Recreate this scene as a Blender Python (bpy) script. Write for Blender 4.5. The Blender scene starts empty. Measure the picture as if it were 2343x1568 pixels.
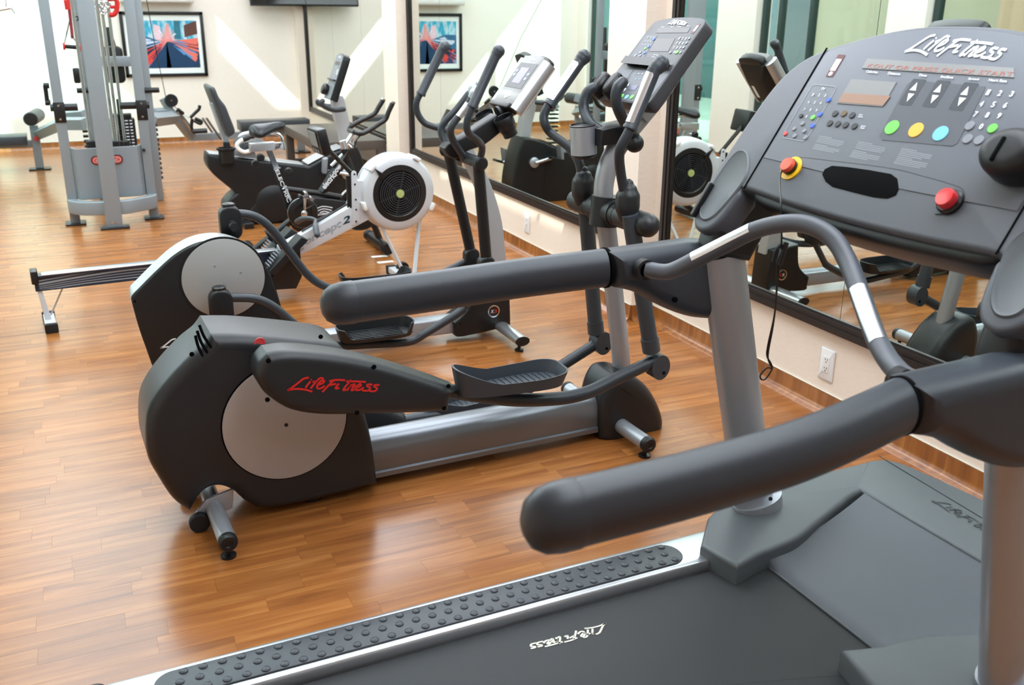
import bpy, bmesh, math, random
import numpy as np
from mathutils import Vector, Matrix
V = Vector
rad, sin, cos, pi = math.radians, math.sin, math.cos, math.pi
random.seed(7)
SC = bpy.context.scene
COL = SC.collection

# ---------------------------------------------------------------- camera
YAW, PIT, ROL, F, CX, CY, EYE = 0.424352, 0.337484, -0.008561, 2175.26, 1171.5, 784.0, 1.62
_f = V((sin(YAW)*cos(PIT), cos(YAW)*cos(PIT), -sin(PIT)))
_r = V((cos(YAW), -sin(YAW), 0))
_d = _f.cross(_r)
CR = _r*cos(ROL)+_d*sin(ROL)
CD = -_r*sin(ROL)+_d*cos(ROL)
cd = bpy.data.cameras.new('camera')
cam = bpy.data.objects.new('camera', cd)
COL.objects.link(cam)
M = Matrix((CR, -CD, -_f)).transposed().to_4x4()
M.translation = V((0, 0, EYE))
cam.matrix_world = M
cd.sensor_width = 36.0
cd.lens = 36.0*F/2343
cd.clip_start = 0.05
cd.dof.use_dof = True
cd.dof.focus_distance = 3.1
cd.dof.aperture_fstop = 5.0
SC.camera = cam

# ---------------------------------------------------------------- light
w = bpy.data.worlds.new('sky')
SC.world = w
w.use_nodes = True
bg = w.node_tree.nodes['Background']
bg.inputs[0].default_value = (0.80, 0.90, 1.0, 1)
bg.inputs[1].default_value = 6.0


def light(name, kind, loc, energy, color, direction=None, size=None):
    l = bpy.data.lights.new(name, kind)
    l.energy = energy
    l.color = color
    o = bpy.data.objects.new(name, l)
    o.location = loc
    if direction:
        o.rotation_euler = V(direction).to_track_quat('-Z', 'Y').to_euler()
    if size:
        l.shape = 'RECTANGLE'
        l.size, l.size_y = size
    COL.objects.link(o)
    return o


sun = light('sun', 'SUN', (-6, 0, 8), 10.0, (1.0, 0.97, 0.92), (1.0, 1.0, -1.12))
sun.data.angle = rad(0.6)
# soft fill lights added below the ceiling, not fixtures of the room
light('ceiling_fill_light', 'AREA', (1.6, 1.2, 2.86), 75, (0.84, 0.92, 1.0), (0, 0, -1), (1.5, 3.0))
light('ceiling_fill_light', 'AREA', (1.7, 4.6, 2.86), 75, (0.84, 0.92, 1.0), (0, 0, -1), (1.5, 3.0))
light('ceiling_fill_light', 'AREA', (1.7, 8.2, 2.86), 75, (0.84, 0.92, 1.0), (0, 0, -1), (1.5, 3.0))
light('ceiling_fill_light', 'AREA', (1.7, 11.2, 2.86), 30, (0.84, 0.92, 1.0), (0, 0, -1), (1.2, 1.6))
SC.view_settings.view_transform = 'Standard'
SC.view_settings.look = 'None'
SC.view_settings.exposure = 0.22
SC.view_settings.gamma = 1.0
SC.view_settings.use_curve_mapping = False


# ---------------------------------------------------------------- materials
def lin(c):
    if isinstance(c, (int, float)):
        c = (c, c, c)
    return tuple((x/255/12.92 if x/255 <= 0.04045 else ((x/255+0.055)/1.055)**2.4) for x in c)+(1,)


def mat(name, col, rough=0.5, metal=0.0, spec=0.5, bump=0.0, scale=400, emit=0, var=0.0, coat=0.0):
    m = bpy.data.materials.new(name)
    m.use_nodes = True
    nt = m.node_tree
    b = nt.nodes['Principled BSDF']
    c = lin(col)
    b.inputs['Base Color'].default_value = c
    b.inputs['Roughness'].default_value = rough
    b.inputs['Metallic'].default_value = metal
    b.inputs['Specular IOR Level'].default_value = spec
    if coat:
        b.inputs['Coat Weight'].default_value = coat
        b.inputs['Coat Roughness'].default_value = 0.15
    if emit:
        b.inputs['Emission Color'].default_value = c
        b.inputs['Emission Strength'].default_value = emit
    tc = nt.nodes.new('ShaderNodeTexCoord')
    n = nt.nodes.new('ShaderNodeTexNoise')
    n.inputs['Scale'].default_value = scale
    nt.links.new(tc.outputs['Object'], n.inputs['Vector'])
    if bump:
        bp = nt.nodes.new('ShaderNodeBump')
        bp.inputs['Strength'].default_value = bump
        bp.inputs['Distance'].default_value = 0.0006
        nt.links.new(n.outputs['Fac'], bp.inputs['Height'])
        nt.links.new(bp.outputs['Normal'], b.inputs['Normal'])
    if var:
        mx = nt.nodes.new('ShaderNodeMix')
        mx.data_type = 'RGBA'
        mx.inputs[6].default_value = tuple(x*(1-var) for x in c[:3])+(1,)
        mx.inputs[7].default_value = tuple(min(1, x*(1+var)) for x in c[:3])+(1,)
        nt.links.new(n.outputs['Fac'], mx.inputs[0])
        nt.links.new(mx.outputs[2], b.inputs['Base Color'])
    return m


CHAR = mat('charcoal_plastic', (33, 35, 38), 0.36, 0, 0.42, 0.35, 900)
CHARM = mat('charcoal_moulding', (48, 53, 59), 0.36, 0.1, 0.45, 0.25, 900)
DARK = mat('dark_plastic', (24, 26, 29), 0.38, 0, 0.4, 0.3, 900)
BLK = mat('black_plastic', (20, 20, 22), 0.35, 0, 0.5, 0.1, 600)
RUB = mat('black_rubber', (24, 24, 26), 0.6, 0, 0.4, 0.3, 700)
TMG = mat('grey_console_plastic', (80, 84, 92), 0.42, 0, 0.5, 0.3, 900)
TMD = mat('slate_grip_plastic', (50, 55, 62), 0.36, 0, 0.45, 0.35, 900)
TMS = mat('grey_hood_plastic', (84, 90, 94), 0.45, 0, 0.5, 0.3, 800, var=0.05)
FACE = mat('console_overlay', (94, 99, 108), 0.4, 0, 0.5)
FACED = mat('console_overlay_dark', (76, 80, 88), 0.4, 0, 0.5)
FACEB = mat('dark_overlay', (58, 58, 62), 0.4, 0, 0.5)
SILV = mat('silver_paint', (168, 173, 181), 0.34, 0.5, 0.5, 0.1, 1500)
SLATE = mat('slate_blue_plastic', (58, 64, 71), 0.4, 0, 0.45, 0.25, 900)
SILR = mat('silver_rail_paint', (122, 126, 132), 0.3, 0.6, 0.5, 0.08, 1500)
SILVP = mat('silver_powder_coat', (180, 184, 190), 0.45, 0.35, 0.5, 0.15, 900)
CABG = mat('grey_powder_coat', (140, 147, 153), 0.42, 0.15, 0.5, 0.1, 900)
ALU = mat('brushed_aluminium', (200, 204, 210), 0.3, 0.85, 0.5, 0.05, 500)
CHROME = mat('chrome', (215, 218, 222), 0.12, 1.0)
STEEL = mat('sensor_steel', (225, 226, 232), 0.25, 0.9)
DISC = mat('disc_grey', (172, 166, 163), 0.5, 0.1, 0.4, 0.2, 900, var=0.04)
DISC2 = mat('disc_light_grey', (158, 160, 160), 0.5, 0.1, 0.4, 0.2, 900, var=0.04)
WHT = mat('white_plastic', (236, 236, 236), 0.4)
PAPER = mat('white_card', (238, 236, 232), 0.7)
ROWW = mat('light_grey_paint', (205, 208, 214), 0.35, 0.1, 0.5)
RED = mat('red_print', (214, 34, 30), 0.5)
REDB = mat('red_button', (214, 46, 52), 0.25, 0, 0.5, coat=0.5)
ORB = mat('orange_button', (226, 90, 64), 0.3, 0, 0.5)
YEL = mat('yellow_ring', (240, 190, 30), 0.4)
WPR = mat('white_print', (225, 228, 234), 0.5)
CRM = mat('cream_print', (214, 210, 196), 0.6)
GPR = mat('grey_print', (150, 155, 162), 0.5)
DPR = mat('dark_print', (44, 48, 50), 0.5)
TEAL = mat('dark_teal_print', (20, 52, 66), 0.4)
GRN = mat('green_key', (108, 196, 84), 0.4)
ORN = mat('amber_key', (240, 178, 62), 0.4)
BLU = mat('light_blue_key', (112, 190, 222), 0.4)
BLU2 = mat('blue_key', (60, 98, 205), 0.4)
KEYG = mat('grey_key', (128, 132, 140), 0.4)
KEYD = mat('dark_key', (42, 43, 47), 0.4)
REDK = mat('red_key', (214, 70, 74), 0.4)
LCD = mat('console_display', (136, 138, 138), 0.25, 0, 0.5)
LCDD = mat('unlit_display', (62, 56, 56), 0.3, 0, 0.5)
LCDA = mat('amber_matrix', (150, 118, 100), 0.3)
SCRN = mat('blue_display', (78, 70, 132), 0.25, emit=0.2)
BELT = mat('running_belt', (50, 52, 54), 0.62, 0, 0.35, 0.5, 700, var=0.12)
NAVY = mat('navy_rail_print', (34, 42, 58), 0.35)
LEATH = mat('charcoal_vinyl', (52, 56, 62), 0.42, 0, 0.5, 0.4, 300)
LBLU = mat('black_saddle', (16, 19, 26), 0.34, 0, 0.5)
TABLE = mat('dark_brown_laminate', (84, 76, 72), 0.4, 0, 0.5, 0, 60, var=0.06)
GREEN = mat('pale_green_badge', (178, 190, 120), 0.4)
GRIL = mat('grille_plastic', (50, 51, 56), 0.3)
BLK0 = mat('deep_black', (5, 5, 6), 0.9, 0, 0.1)


def wallmat(name, col):
    m = mat(name, col, 0.7, 0, 0.25)
    nt = m.node_tree
    b = nt.nodes['Principled BSDF']
    geo = nt.nodes.new('ShaderNodeNewGeometry')
    mp = nt.nodes.new('ShaderNodeMapping')
    mp.inputs['Scale'].default_value = (26, 26, 420)
    n = nt.nodes.new('ShaderNodeTexNoise')
    n.inputs['Scale'].default_value = 1.0
    n.inputs['Detail'].default_value = 3
    mx = nt.nodes.new('ShaderNodeMix')
    mx.data_type = 'RGBA'
    c = lin(col)
    mx.inputs[6].default_value = tuple(x*0.88 for x in c[:3])+(1,)
    mx.inputs[7].default_value = tuple(min(1, x*1.10) for x in c[:3])+(1,)
    bp = nt.nodes.new('ShaderNodeBump')
    bp.inputs['Strength'].default_value = 0.25
    bp.inputs['Distance'].default_value = 0.001
    L = nt.links.new
    L(geo.outputs['Position'], mp.inputs['Vector'])
    L(mp.outputs[0], n.inputs['Vector'])
    L(n.outputs['Fac'], mx.inputs[0])
    L(mx.outputs[2], b.inputs['Base Color'])
    L(n.outputs['Fac'], bp.inputs['Height'])
    L(bp.outputs[0], b.inputs['Normal'])
    return m


WALL = wallmat('woven_cream_wallcovering', (240, 226, 212))
WALLW = wallmat('woven_pale_wallcovering', (246, 236, 227))
CEIL = mat('white_ceiling_paint', (238, 236, 230), 0.8)


def woodmat(name, vertical=False):
    m = bpy.data.materials.new(name)
    m.use_nodes = True
    nt = m.node_tree
    N, L = nt.nodes.new, nt.links.new
    b = nt.nodes['Principled BSDF']
    geo = N('ShaderNodeNewGeometry')
    oi = N('ShaderNodeObjectInfo')
    add = N('ShaderNodeMath')
    add.operation = 'ADD'
    L(geo.outputs['Random Per Island'], add.inputs[0])
    L(oi.outputs['Random'], add.inputs[1])
    fr = N('ShaderNodeMath')
    fr.operation = 'FRACT'
    L(add.outputs[0], fr.inputs[0])
    mul = N('ShaderNodeMath')
    mul.operation = 'MULTIPLY'
    mul.inputs[1].default_value = 37.0
    L(fr.outputs[0], mul.inputs[0])
    comb = N('ShaderNodeCombineXYZ')
    L(mul.outputs[0], comb.inputs[0])
    L(mul.outputs[0], comb.inputs[2])
    va = N('ShaderNodeVectorMath')
    L(geo.outputs['Position'], va.inputs[0])
    L(comb.outputs[0], va.inputs[1])
    mp = N('ShaderNodeMapping')
    mp.inputs['Scale'].default_value = (22, 22, 2.2) if vertical else (1.8, 22, 6)
    L(va.outputs[0], mp.inputs['Vector'])
    n1 = N('ShaderNodeTexNoise')
    n1.inputs['Scale'].default_value = 1.0
    n1.inputs['Detail'].default_value = 5
    n1.inputs['Distortion'].default_value = 0.9
    L(mp.outputs[0], n1.inputs['Vector'])
    mp2 = N('ShaderNodeMapping')
    mp2.inputs['Scale'].default_value = (90, 90, 5) if vertical else (7, 170, 20)
    L(va.outputs[0], mp2.inputs['Vector'])
    n2 = N('ShaderNodeTexNoise')
    n2.inputs['Scale'].default_value = 1.0
    n2.inputs['Detail'].default_value = 3
    L(mp2.outputs[0], n2.inputs['Vector'])
    r = N('ShaderNodeValToRGB')
    r.color_ramp.elements[0].position = 0.28
    r.color_ramp.elements[0].color = lin((130, 76, 38))
    r.color_ramp.elements[1].position = 0.72
    r.color_ramp.elements[1].color = lin((176, 116, 62))
    e = r.color_ramp.elements.new(0.5)
    e.color = lin((154, 95, 46))
    L(n1.outputs['Fac'], r.inputs[0])
    # per strip brightness
    mr = N('ShaderNodeMapRange')
    mr.inputs[3].default_value = 0.88
    mr.inputs[4].default_value = 1.12
    L(fr.outputs[0], mr.inputs[0])
    mg = N('ShaderNodeMapRange')
    mg.inputs[1].default_value = 0.3
    mg.inputs[2].default_value = 0.5
    mg.inputs[3].default_value = 0.88
    mg.inputs[4].default_value = 1.0
    L(n2.outputs['Fac'], mg.inputs[0])
    mm = N('ShaderNodeMath')
    mm.operation = 'MULTIPLY'
    L(mr.outputs[0], mm.inputs[0])
    L(mg.outputs[0], mm.inputs[1])
    vs = N('ShaderNodeVectorMath')
    vs.operation = 'SCALE'
    L(r.outputs[0], vs.inputs[0])
    L(mm.outputs[0], vs.inputs['Scale'])
    L(vs.outputs[0], b.inputs['Base Color'])
    b.inputs['Roughness'].default_value = 0.23
    b.inputs['Specular IOR Level'].default_value = 0.6
    bp = N('ShaderNodeBump')
    bp.inputs['Strength'].default_value = 0.06
    bp.inputs['Distance'].default_value = 0.001
    L(n2.outputs['Fac'], bp.inputs['Height'])
    L(bp.outputs[0], b.inputs['Normal'])
    return m


WOOD = woodmat('wood_strip_floor')
WOODV = woodmat('wood_cove_skirting', True)
MIRR = mat('mirror_silvering', (225, 232, 226), 0.0, 1.0)
MFRM = mat('dark_mirror_frame', (38, 33, 32), 0.35, 0, 0.5)


def glassmat(name, tint, refl=0.08):
    m = bpy.data.materials.new(name)
    m.use_nodes = True
    nt = m.node_tree
    for n in list(nt.nodes):
        nt.nodes.remove(n)
    o = nt.nodes.new('ShaderNodeOutputMaterial')
    t = nt.nodes.new('ShaderNodeBsdfTransparent')
    t.inputs[0].default_value = tuple(tint)+(1,)
    g = nt.nodes.new('ShaderNodeBsdfGlossy')
    g.inputs['Roughness'].default_value = 0.02
    lw = nt.nodes.new('ShaderNodeLayerWeight')
    pw = nt.nodes.new('ShaderNodeMath')
    pw.operation = 'POWER'
    pw.inputs[1].default_value = 5.0
    nt.links.new(lw.outputs['Facing'], pw.inputs[0])
    fr = nt.nodes.new('ShaderNodeMath')
    fr.operation = 'MULTIPLY_ADD'
    fr.inputs[1].default_value = 0.8
    fr.inputs[2].default_value = 0.03
    nt.links.new(pw.outputs[0], fr.inputs[0])
    mx = nt.nodes.new('ShaderNodeMixShader')
    nt.links.new(fr.outputs[0], mx.inputs[0])
    nt.links.new(t.outputs[0], mx.inputs[1])
    nt.links.new(g.outputs[0], mx.inputs[2])
    nt.links.new(mx.outputs[0], o.inputs[0])
    return m


GLASS = glassmat('clear_glass', (0.93, 0.97, 0.95))
GLASST = glassmat('green_tinted_glass', (0.62, 0.80, 0.74))


# ---------------------------------------------------------------- mesh helpers
def ray(x, y):
    return _f+CR*((x-CX)/F)+CD*((y-CY)/F)


def hit(x, y, n, c):
    r = ray(x, y)
    o = V((0, 0, EYE))
    n = V(n)
    return o+r*((c-n.dot(o))/n.dot(r))


def tag(o, label=None, cat=None, group=None, kind=None):
    for k, v in (('label', label), ('category', cat), ('group', group), ('kind', kind)):
        if v:
            o[k] = v
    return o


def finish(bm, name, m, parent=None, smooth=True, ang=38, loc=None, recalc=True):
    if recalc:
        bmesh.ops.recalc_face_normals(bm, faces=bm.faces)
    if smooth:
        a = rad(ang)
        for f in bm.faces:
            f.smooth = True
        for e in bm.edges:
            if len(e.link_faces) == 2:
                e.smooth = e.calc_face_angle(0) < a
    me = bpy.data.meshes.new(name)
    bm.to_mesh(me)
    bm.free()
    if m:
        me.materials.append(m)
    o = bpy.data.objects.new(name, me)
    COL.objects.link(o)
    if parent:
        o.parent = parent
    if loc:
        o.location = loc
    return o


def crom(pts, n=6, closed=True):
    """Catmull-Rom through pts; a point with a trailing 'c' marks a corner."""
    P = [V(p[0]) if isinstance(p[0], (tuple, Vector)) else V(p[:-1]) if p[-1] == 'c' else V(p) for p in pts]
    C = [p[-1] == 'c' for p in pts]
    N = len(P)
    out = []
    rng = range(N if closed else N-1)
    for i in rng:
        p1, p2 = P[i], P[(i+1) % N]
        p0 = P[(i-1) % N] if (closed or i > 0) else p1
        p3 = P[(i+2) % N] if (closed or i+2 < N) else p2
        if C[i]:
            p0 = p1
        if C[(i+1) % N]:
            p3 = p2
        if C[i] and C[(i+1) % N]:
            out.append(p1)
            continue
        for k in range(n):
            t = k/n
            out.append(0.5*((2*p1)+(p2-p0)*t+(2*p0-5*p1+4*p2-p3)*t*t+(3*p1-p0-3*p2+p3)*t**3))
    if not closed:
        out.append(P[-1])
    return out


def inset(pts, d):
    n = len(pts)
    area = sum(pts[i].x*pts[(i+1) % n].y-pts[(i+1) % n].x*pts[i].y for i in range(n))
    s = 1 if area > 0 else -1
    out = []
    for i in range(n):
        a, b, c = pts[i-1], pts[i], pts[(i+1) % n]
        e1, e2 = (b-a), (c-b)
        k = 2
        while e1.length < 1e-7 and k < n:
            e1 = b-pts[(i-k) % n]
            k += 1
        k = 2
        while e2.length < 1e-7 and k < n:
            e2 = pts[(i+k) % n]-b
            k += 1
        if e1.length < 1e-7 or e2.length < 1e-7:
            out.append(b.copy())
            continue
        e1.normalize(), e2.normalize()
        n1, n2 = V((-e1.y, e1.x))*s, V((-e2.y, e2.x))*s
        m = n1+n2
        if m.length < 1e-6:
            out.append(b.copy())
            continue
        m.normalize()
        out.append(b+m*d/max(0.35, m.dot(n1)))
    return out


def inset_steps(pts, ds):
    """insets of a closed outline; points that would pass the middle line are collapsed onto valid neighbours"""
    out = {}
    n = len(pts)
    A = np.array([(p.x, p.y) for p in pts])
    B = np.roll(A, -1, axis=0)
    AB = B-A
    L2 = np.maximum((AB**2).sum(1), 1e-14)
    for d in ds:
        q = inset(pts, d) if d > 1e-7 else [p.copy() for p in pts]
        if d > 0.004 and n > 8:
            Q = np.array([(p.x, p.y) for p in q])
            t = ((Q[:, None, :]-A[None])*AB[None]).sum(2)/L2[None]
            t = np.clip(t, 0, 1)
            D = np.sqrt(((Q[:, None, :]-(A[None]+AB[None]*t[..., None]))**2).sum(2)).min(1)
            ok = D >= d*0.975
            if ok.any() and not ok.all():
                good = [i for i in range(n) if ok[i]]
                for gi, i in enumerate(good):
                    j = good[(gi+1) % len(good)]
                    gap = (j-i) % n or n
                    for k in range(1, gap):
                        q[(i+k) % n] = q[i].copy() if k <= gap/2 else q[j].copy()
        out[d] = q
    return out


def slab(name, outline, f, h0, h1, m, parent=None, r=0.004, seg=3, r0=None, ang=38):
    """closed 2D outline swept between heights h0 and h1 with rounded rims; f(a, b, h) gives 3D."""
    pts = [V(p) for p in outline]
    r0 = r if r0 is None else r0
    L = []
    sg = 1 if h1 > h0 else -1

    def rim(rr, h, d):
        rows = []
        for k in range(seg+1):
            a = pi/2*k/seg
            rows.append((rr*(1-sin(a)), h+d*rr*(1-cos(a))))
        return rows
    L = rim(r0, h0, sg) if r0 > 0 else [(0, h0)]
    e = rim(r, h1, -sg) if r > 0 else [(0, h1)]
    L += e[::-1]
    bm = bmesh.new()
    rings = []
    st_ = inset_steps(pts, {d for d, h in L})
    for d, h in L:
        q = st_[d]
        rings.append([bm.verts.new(f(p.x, p.y, h)) for p in q])
    n = len(pts)
    for a, b in zip(rings, rings[1:]):
        for i in range(n):
            bm.faces.new((a[i], a[(i+1) % n], b[(i+1) % n], b[i]))
    bm.faces.new(rings[0][::-1])
    bm.faces.new(rings[-1])
    if r > 0.008:
        bmesh.ops.remove_doubles(bm, verts=bm.verts, dist=2e-5)
    return finish(bm, name, m, parent, ang=ang)


def fs(a, b, h):      # outline in the (s, z) plane, swept along t
    return V((a, h, b))


def fz(a, b, h):      # outline in the (s, t) plane, swept upwards
    return V((a, b, h))


def ft(a, b, h):      # outline in the (t, z) plane, swept along s
    return V((h, a, b))


def rect(x0, y0, x1, y1):
    return [(x0, y0), (x1, y0), (x1, y1), (x0, y1)]


def rrect(x0, y0, x1, y1, r, n=5):
    out = []
    for cx, cy, a0 in ((x1-r, y1-r, 0), (x0+r, y1-r, 90), (x0+r, y0+r, 180), (x1-r, y0+r, 270)):
        for k in range(n+1):
            a = rad(a0+90*k/n)
            out.append((cx+r*cos(a), cy+r*sin(a)))
    return out


def circ(cx, cy, r, n=32, ry=None):
    return [(cx+r*cos(2*pi*k/n), cy+(ry or r)*sin(2*pi*k/n)) for k in range(n)]


def box(name, c, size, m, parent=None, rot=None, r=0.003):
    bm = bmesh.new()
    bmesh.ops.create_cube(bm, size=1.0)
    bmesh.ops.scale(bm, vec=V(size), verts=bm.verts)
    r = min(r, min(size)*0.3)
    if r > 0:
        bmesh.ops.bevel(bm, geom=list(bm.edges), offset=r, segments=2, profile=0.5, affect='EDGES')
    if rot is not None:
        bmesh.ops.rotate(bm, cent=(0, 0, 0), matrix=rot, verts=bm.verts)
    bmesh.ops.translate(bm, vec=V(c), verts=bm.verts)
    return finish(bm, name, m, parent)


def tube(name, pts, r, m, parent=None, n=14, cap='flat', sub=5, smooth=True, ell=None, up=None, into=None):
    """sweep a circle (or an ellipse ell=(ra, rb), ra along up) along pts; r may be a list; cap 'round' gives domes"""
    raw = [V(p) for p in pts]
    rs = list(r) if isinstance(r, (list, tuple)) else [r]*len(raw)
    if smooth and len(raw) > 2:
        P = crom([(p,) for p in raw], sub, False)
        R = []
        for i in range(len(raw)-1):
            for k in range(sub):
                t = k/sub
                t = t*t*(3-2*t)
                R.append(rs[i]*(1-t)+rs[i+1]*t)
        R.append(rs[-1])
    else:
        P, R = raw, rs
    T = []
    for i in range(len(P)):
        a = P[max(0, i-1)]
        b = P[min(len(P)-1, i+1)]
        T.append((b-a).normalized())
    if cap == 'round':
        p0, t0, r0 = P[0], T[0], R[0]
        p1, t1, r1 = P[-1], T[-1], R[-1]
        pre, post, rp, rq = [], [], [], []
        for k in range(4):
            a = pi/2*(k+0.35)/4.35
            pre.append(p0-t0*r0*cos(a)*0.95)
            rp.append(r0*sin(a))
            post.insert(0, p1+t1*r1*cos(a)*0.95)
            rq.insert(0, r1*sin(a))
        P = pre+P+post
        R = rp+R+rq
        T = [t0]*4+T+[t1]*4
    if up is None:
        up = V((0, 0, 1)) if abs(T[0].z) < 0.9 else V((0, 1, 0))
    u = (V(up)-T[0]*V(up).dot(T[0])).normalized()
    bm = into or bmesh.new()
    rings = []
    ea, eb = ell or (1, 1)
    for i, p in enumerate(P):
        t = T[i]
        u = (u-t*u.dot(t)).normalized()
        v = t.cross(u)
        rings.append([bm.verts.new(p+(u*cos(2*pi*k/n)*ea+v*sin(2*pi*k/n)*eb)*R[i]) for k in range(n)])
    for a, b in zip(rings, rings[1:]):
        for k in range(n):
            bm.faces.new((a[k], a[(k+1) % n], b[(k+1) % n], b[k]))
    bm.faces.new(rings[0][::-1])
    bm.faces.new(rings[-1])
    if into is not None:
        return None
    return finish(bm, name, m, parent)


def lathe(name, a, axis, prof, m, parent=None, n=32, closed=True):
    """profile [(r, h)] around axis from point a"""
    ax = V(axis).normalized()
    up = V((0, 0, 1)) if abs(ax.z) < 0.9 else V((1, 0, 0))
    u = (up-ax*up.dot(ax)).normalized()
    v = ax.cross(u)
    bm = bmesh.new()
    rings = []
    for r, h in prof:
        if r < 1e-5:
            rings.append([bm.verts.new(V(a)+ax*h)])
        else:
            rings.append([bm.verts.new(V(a)+ax*h+(u*cos(2*pi*k/n)+v*sin(2*pi*k/n))*r) for k in range(n)])
    for p, q in zip(rings, rings[1:]):
        for k in range(n):
            if len(p) == 1 and len(q) == 1:
                continue
            if len(p) == 1:
                bm.faces.new((p[0], q[(k+1) % n], q[k]))
            elif len(q) == 1:
                bm.faces.new((p[k], p[(k+1) % n], q[0]))
            else:
                bm.faces.new((p[k], p[(k+1) % n], q[(k+1) % n], q[k]))
    if closed:
        if len(rings[0]) > 1:
            bm.faces.new(rings[0][::-1])
        if len(rings[-1]) > 1:
            bm.faces.new(rings[-1])
    return finish(bm, name, m, parent)


def disc(name, c, axis, r, h, m, parent=None, n=32, bev=0.0015):
    return lathe(name, c, axis, [(r, 0), (r, h-bev), (r-bev, h)], m, parent, n)


# "LifeFitness"-style brush lettering as strokes, width 1, height 0.17
LOGO = [[(705, 1125), (650, 1135), (590, 1180), (520, 1235), (470, 1265)],
        [(470, 1263), (560, 1248), (660, 1256), (745, 1280)],
        [(724, 1165), (690, 1205), (668, 1238)], [(735, 1142), (728, 1150)],
        [(870, 1138), (830, 1130), (780, 1175), (725, 1245)], [(745, 1174), (800, 1160)],
        [(795, 1212), (850, 1190), (876, 1163), (845, 1158), (800, 1205), (800, 1243), (845, 1240), (880, 1216)],
        [(985, 1155), (925, 1210), (855, 1285)], [(930, 1164), (1010, 1150), (1110, 1154)], [(935, 1210), (1010, 1194)],
        [(1040, 1190), (1000, 1245), (1045, 1240)],
        [(1180, 1150), (1115, 1225), (1090, 1268), (1125, 1258)], [(1120, 1168), (1230, 1168), (1350, 1175)],
        [(1185, 1200), (1130, 1272)], [(1150, 1240), (1210, 1198), (1216, 1215), (1180, 1268), (1215, 1262)],
        [(1232, 1245), (1290, 1218), (1282, 1196), (1240, 1225), (1230, 1262), (1280, 1264), (1325, 1236)],
        [(1425, 1206), (1375, 1203), (1362, 1222), (1402, 1242), (1370, 1275), (1305, 1270)],
        [(1508, 1212), (1458, 1210), (1446, 1228), (1482, 1248), (1450, 1282), (1388, 1276)]]
LOGO = [[((x-460)/1050, (1290-y)/1050) for x, y in s] for s in LOGO]


def decal(name, strokes, O, U, W, m, parent=None, wd=0.017, h=0.0006, lift=None):
    """flat brush strokes: point (x, y) -> O + x*U + y*W, raised along the normal"""
    O, U, W = V(O), V(U), V(W)
    nr = U.cross(W).normalized() if lift is None else V(lift).normalized()
    bm = bmesh.new()
    for s in strokes:
        q = crom([(V(p),) for p in s], 4, False) if len(s) > 2 else [V(p) for p in s]
        pv = None
        for i, p in enumerate(q):
            d = (q[min(i+1, len(q)-1)]-q[max(i-1, 0)])
            d.normalize()
            nn = V((-d.y, d.x))*wd/2
            cur = []
            for sg in (1, -1):
                pp = p+nn*sg
                cur.append(bm.verts.new(O+U*pp.x+W*pp.y+nr*h))
            if pv:
                bm.faces.new((pv[0], pv[1], cur[1], cur[0]))
            pv = cur
    return finish(bm, name, m, parent, smooth=False, recalc=False)


def text(name, s, O, U, W, m, parent=None, h=0.0006, bold=0.0, shear=0.0, lift=None):
    """string filling the parallelogram O, U (width), W (height)"""
    cu = bpy.data.curves.new(name, 'FONT')
    cu.body = s
    cu.shear = shear
    cu.offset = bold
    cu.resolution_u = 3
    ob = bpy.data.objects.new(name, cu)
    me = bpy.data.meshes.new_from_object(ob)
    bpy.data.objects.remove(ob)
    xs = [v.co.x for v in me.vertices]
    ys = [v.co.y for v in me.vertices]
    x0, x1, y0, y1 = min(xs), max(xs), min(ys), max(ys)
    O, U, W = V(O), V(U), V(W)
    nr = U.cross(W).normalized() if lift is None else V(lift).normalized()
    for v in me.vertices:
        v.co = O+U*((v.co.x-x0)/(x1-x0))+W*((v.co.y-y0)/(y1-y0))+nr*h
    me.name = name
    me.materials.clear()
    me.materials.append(m)
    o = bpy.data.objects.new(name, me)
    COL.objects.link(o)
    if parent:
        o.parent = parent
    return o


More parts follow.
